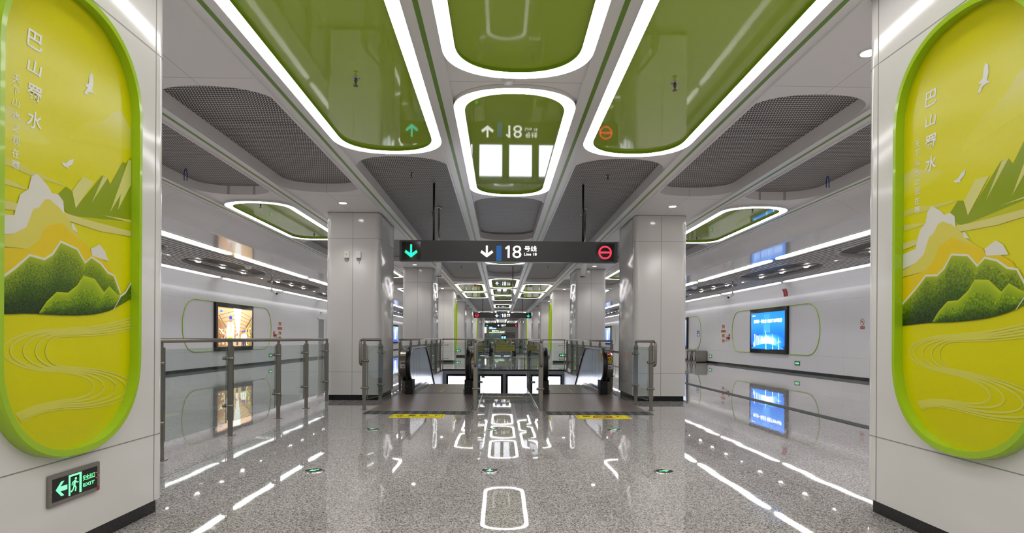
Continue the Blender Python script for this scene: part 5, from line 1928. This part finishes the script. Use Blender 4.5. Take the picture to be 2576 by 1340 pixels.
# steel litter bins by the right wall
for k, yc in enumerate((31.1, 30.3)):
    x0, x1 = 10.02, 10.56
    y0, y1 = yc - .38, yc + .38
    o = thing('litter_bin', 'brushed steel litter bin by the right wall, %s one of the pair' % ('far' if k == 0 else 'near'), 'bin', (10.3, yc, 0), 'steel litter bins')
    b = MB()
    b.box(x0 + .03, x1, y0 + .03, y1 - .03, .04, .56)
    b.box(x0, x1, y0, y1, .56, .62)
    b.box(x0, x1, y0, y0 + .06, 0, .56); b.box(x0, x1, y1 - .06, y1, 0, .56); b.box(x0, x1, y0, y1, 0, .05)
    b.build('body', M['steel'], o)
    g = MB()
    g.box(x0 + .02, x0 + .032, y0 + .08, y1 - .08, .08, .46)
    g.build('opening', M['gloss'], o)
    l = MB(); l.prism([(y0 + .12, .46), (y1 - .12, .46), (yc + .12, .10), (yc - .12, .10)], 'x', x0 + .008, x0 + .019); l.build('bag', M['grey'], o)
    l = MB(); l.box(x0 + .022, x0 + .028, yc - .05, yc + .05, .48, .54); l.build('label', M['paper'], o)

# ================================================================== FAR END OF THE HALL
o = thing('service_booth', 'glass service booth with a lime header at the far end', 'booth', (-.6, 89, 0))
b = MB(); b.box(-1.95, .75, 88.9, 91.9, 2.10, 2.48); b.build('header', M['green_lip'], o)
b = MB(); put_text(b, '票务中心', fr_front(-.75, 88.89, 2.31), 0, 0, h=.24, wdt=1.1, n=.002); put_text(b, 'Service Centre', fr_front(.3, 88.89, 2.22), 0, 0, wdt=.7, h=.12, n=.002); b.build('lettering', M['signw'], o)
b = MB()
for x0 in (-1.95, -.66, .62):
    b.box(x0, x0 + .13, 88.95, 91.9, 0, 2.10)
b.box(-1.95, .75, 88.95, 91.9, 0, .95)
b.build('counter', M['steel'], o)
b = MB(); b.box(-1.8, .6, 89.1, 89.12, .95, 2.1); b.build('window', mat('booth_glass', (120, 150, 146), 0.1), o)
b = MB(); b.box(-1.75, .55, 88.93, 89.0, 2.03, 2.09); b.build('lamp', M['signw'], o)
for u, nm in ((.29, 'left'), (.66, 'right')):
    o = thing('ticket_kiosk', 'lit blue ticket kiosk before the far booth, %s of the two' % nm, 'kiosk', (u, 87.5, 0), 'ticket kiosks')
    b = MB(); b.box(u - .17, u + .17, 87.5, 88.1, 0, 1.75); b.build('cabinet', M['gloss'], o)
    b = MB(); flat(b, R(-.13, .13, 1.05, 1.5), fr_front(u, 87.49, 0), .002); b.build('screen', mat('kiosk_screen', (120, 190, 250), 0.3, emit=1.2), o)
d_ = MB()
d_.box(.95, 2.29, YE - .05, YE, 0, 2.08, 0); d_.box(.90, .95, YE - .06, YE, 0, 2.13, 1); d_.box(2.29, 2.34, YE - .06, YE, 0, 2.13, 1); d_.box(.90, 2.34, YE - .06, YE, 2.08, 2.13, 1)
struct(d_, 'door_2', [mat('door_grey', (168, 162, 152), 0.45), M['grey']])
b = MB(); flat(b, R(-.12, .12, 1.58, 1.70), fr_front(1.95, YE - .055, 0), .002); tag(b.build('door_notice', M['redplate']), 'small red notice on the grey door of the end wall', 'notice')
o = thing('television', 'blue television hanging above the far booth', 'television', (-1.1, 84, 2.5))
b = MB(); b.box(-1.66, -.56, 84, 84.08, 2.45, 2.98); b.build('casing', M['gloss'], o)
b = MB(); flat(b, R(-1.62, -.6, 2.49, 2.94), fr_front(0, 83.99, 0), .002); b.build('screen', mat('tv_screen', (150, 180, 226), 0.3, emit=.9), o)
b = MB(); b.cyl((-1.1, 84.04, 2.98), (-1.1, 84.04, HC), .03, 8); b.build('bracket', M['steel'], o)
o = thing('hanging_board', 'plain black hanging board partly hidden by the farthest sign', 'sign', (-.45, 74, 2.55))
b = MB(); b.box(-1.02, .14, 74, 74.12, 2.52, 3.10); b.build('housing', M['sign'], o)
for x in (-.8, -.1):
    b = MB(); b.cyl((x, 74.06, 3.10), (x, 74.06, HC), .025, 8); b.build('hanging_rod', M['rubber'], o)
o = thing('wall_lightbox', 'tall bright white panel on the end wall left of the far booth', 'lightbox', (-2.45, 91.9, 1.6))
b = MB(); b.box(-2.72, -2.16, 91.9, 92.0, 1.98, 2.95); b.build('casing', M['steel'], o)
b = MB(); flat(b, R(-2.68, -2.20, 2.02, 2.91), fr_front(0, 91.89, 0), .002); b.build('face', M['box'], o)
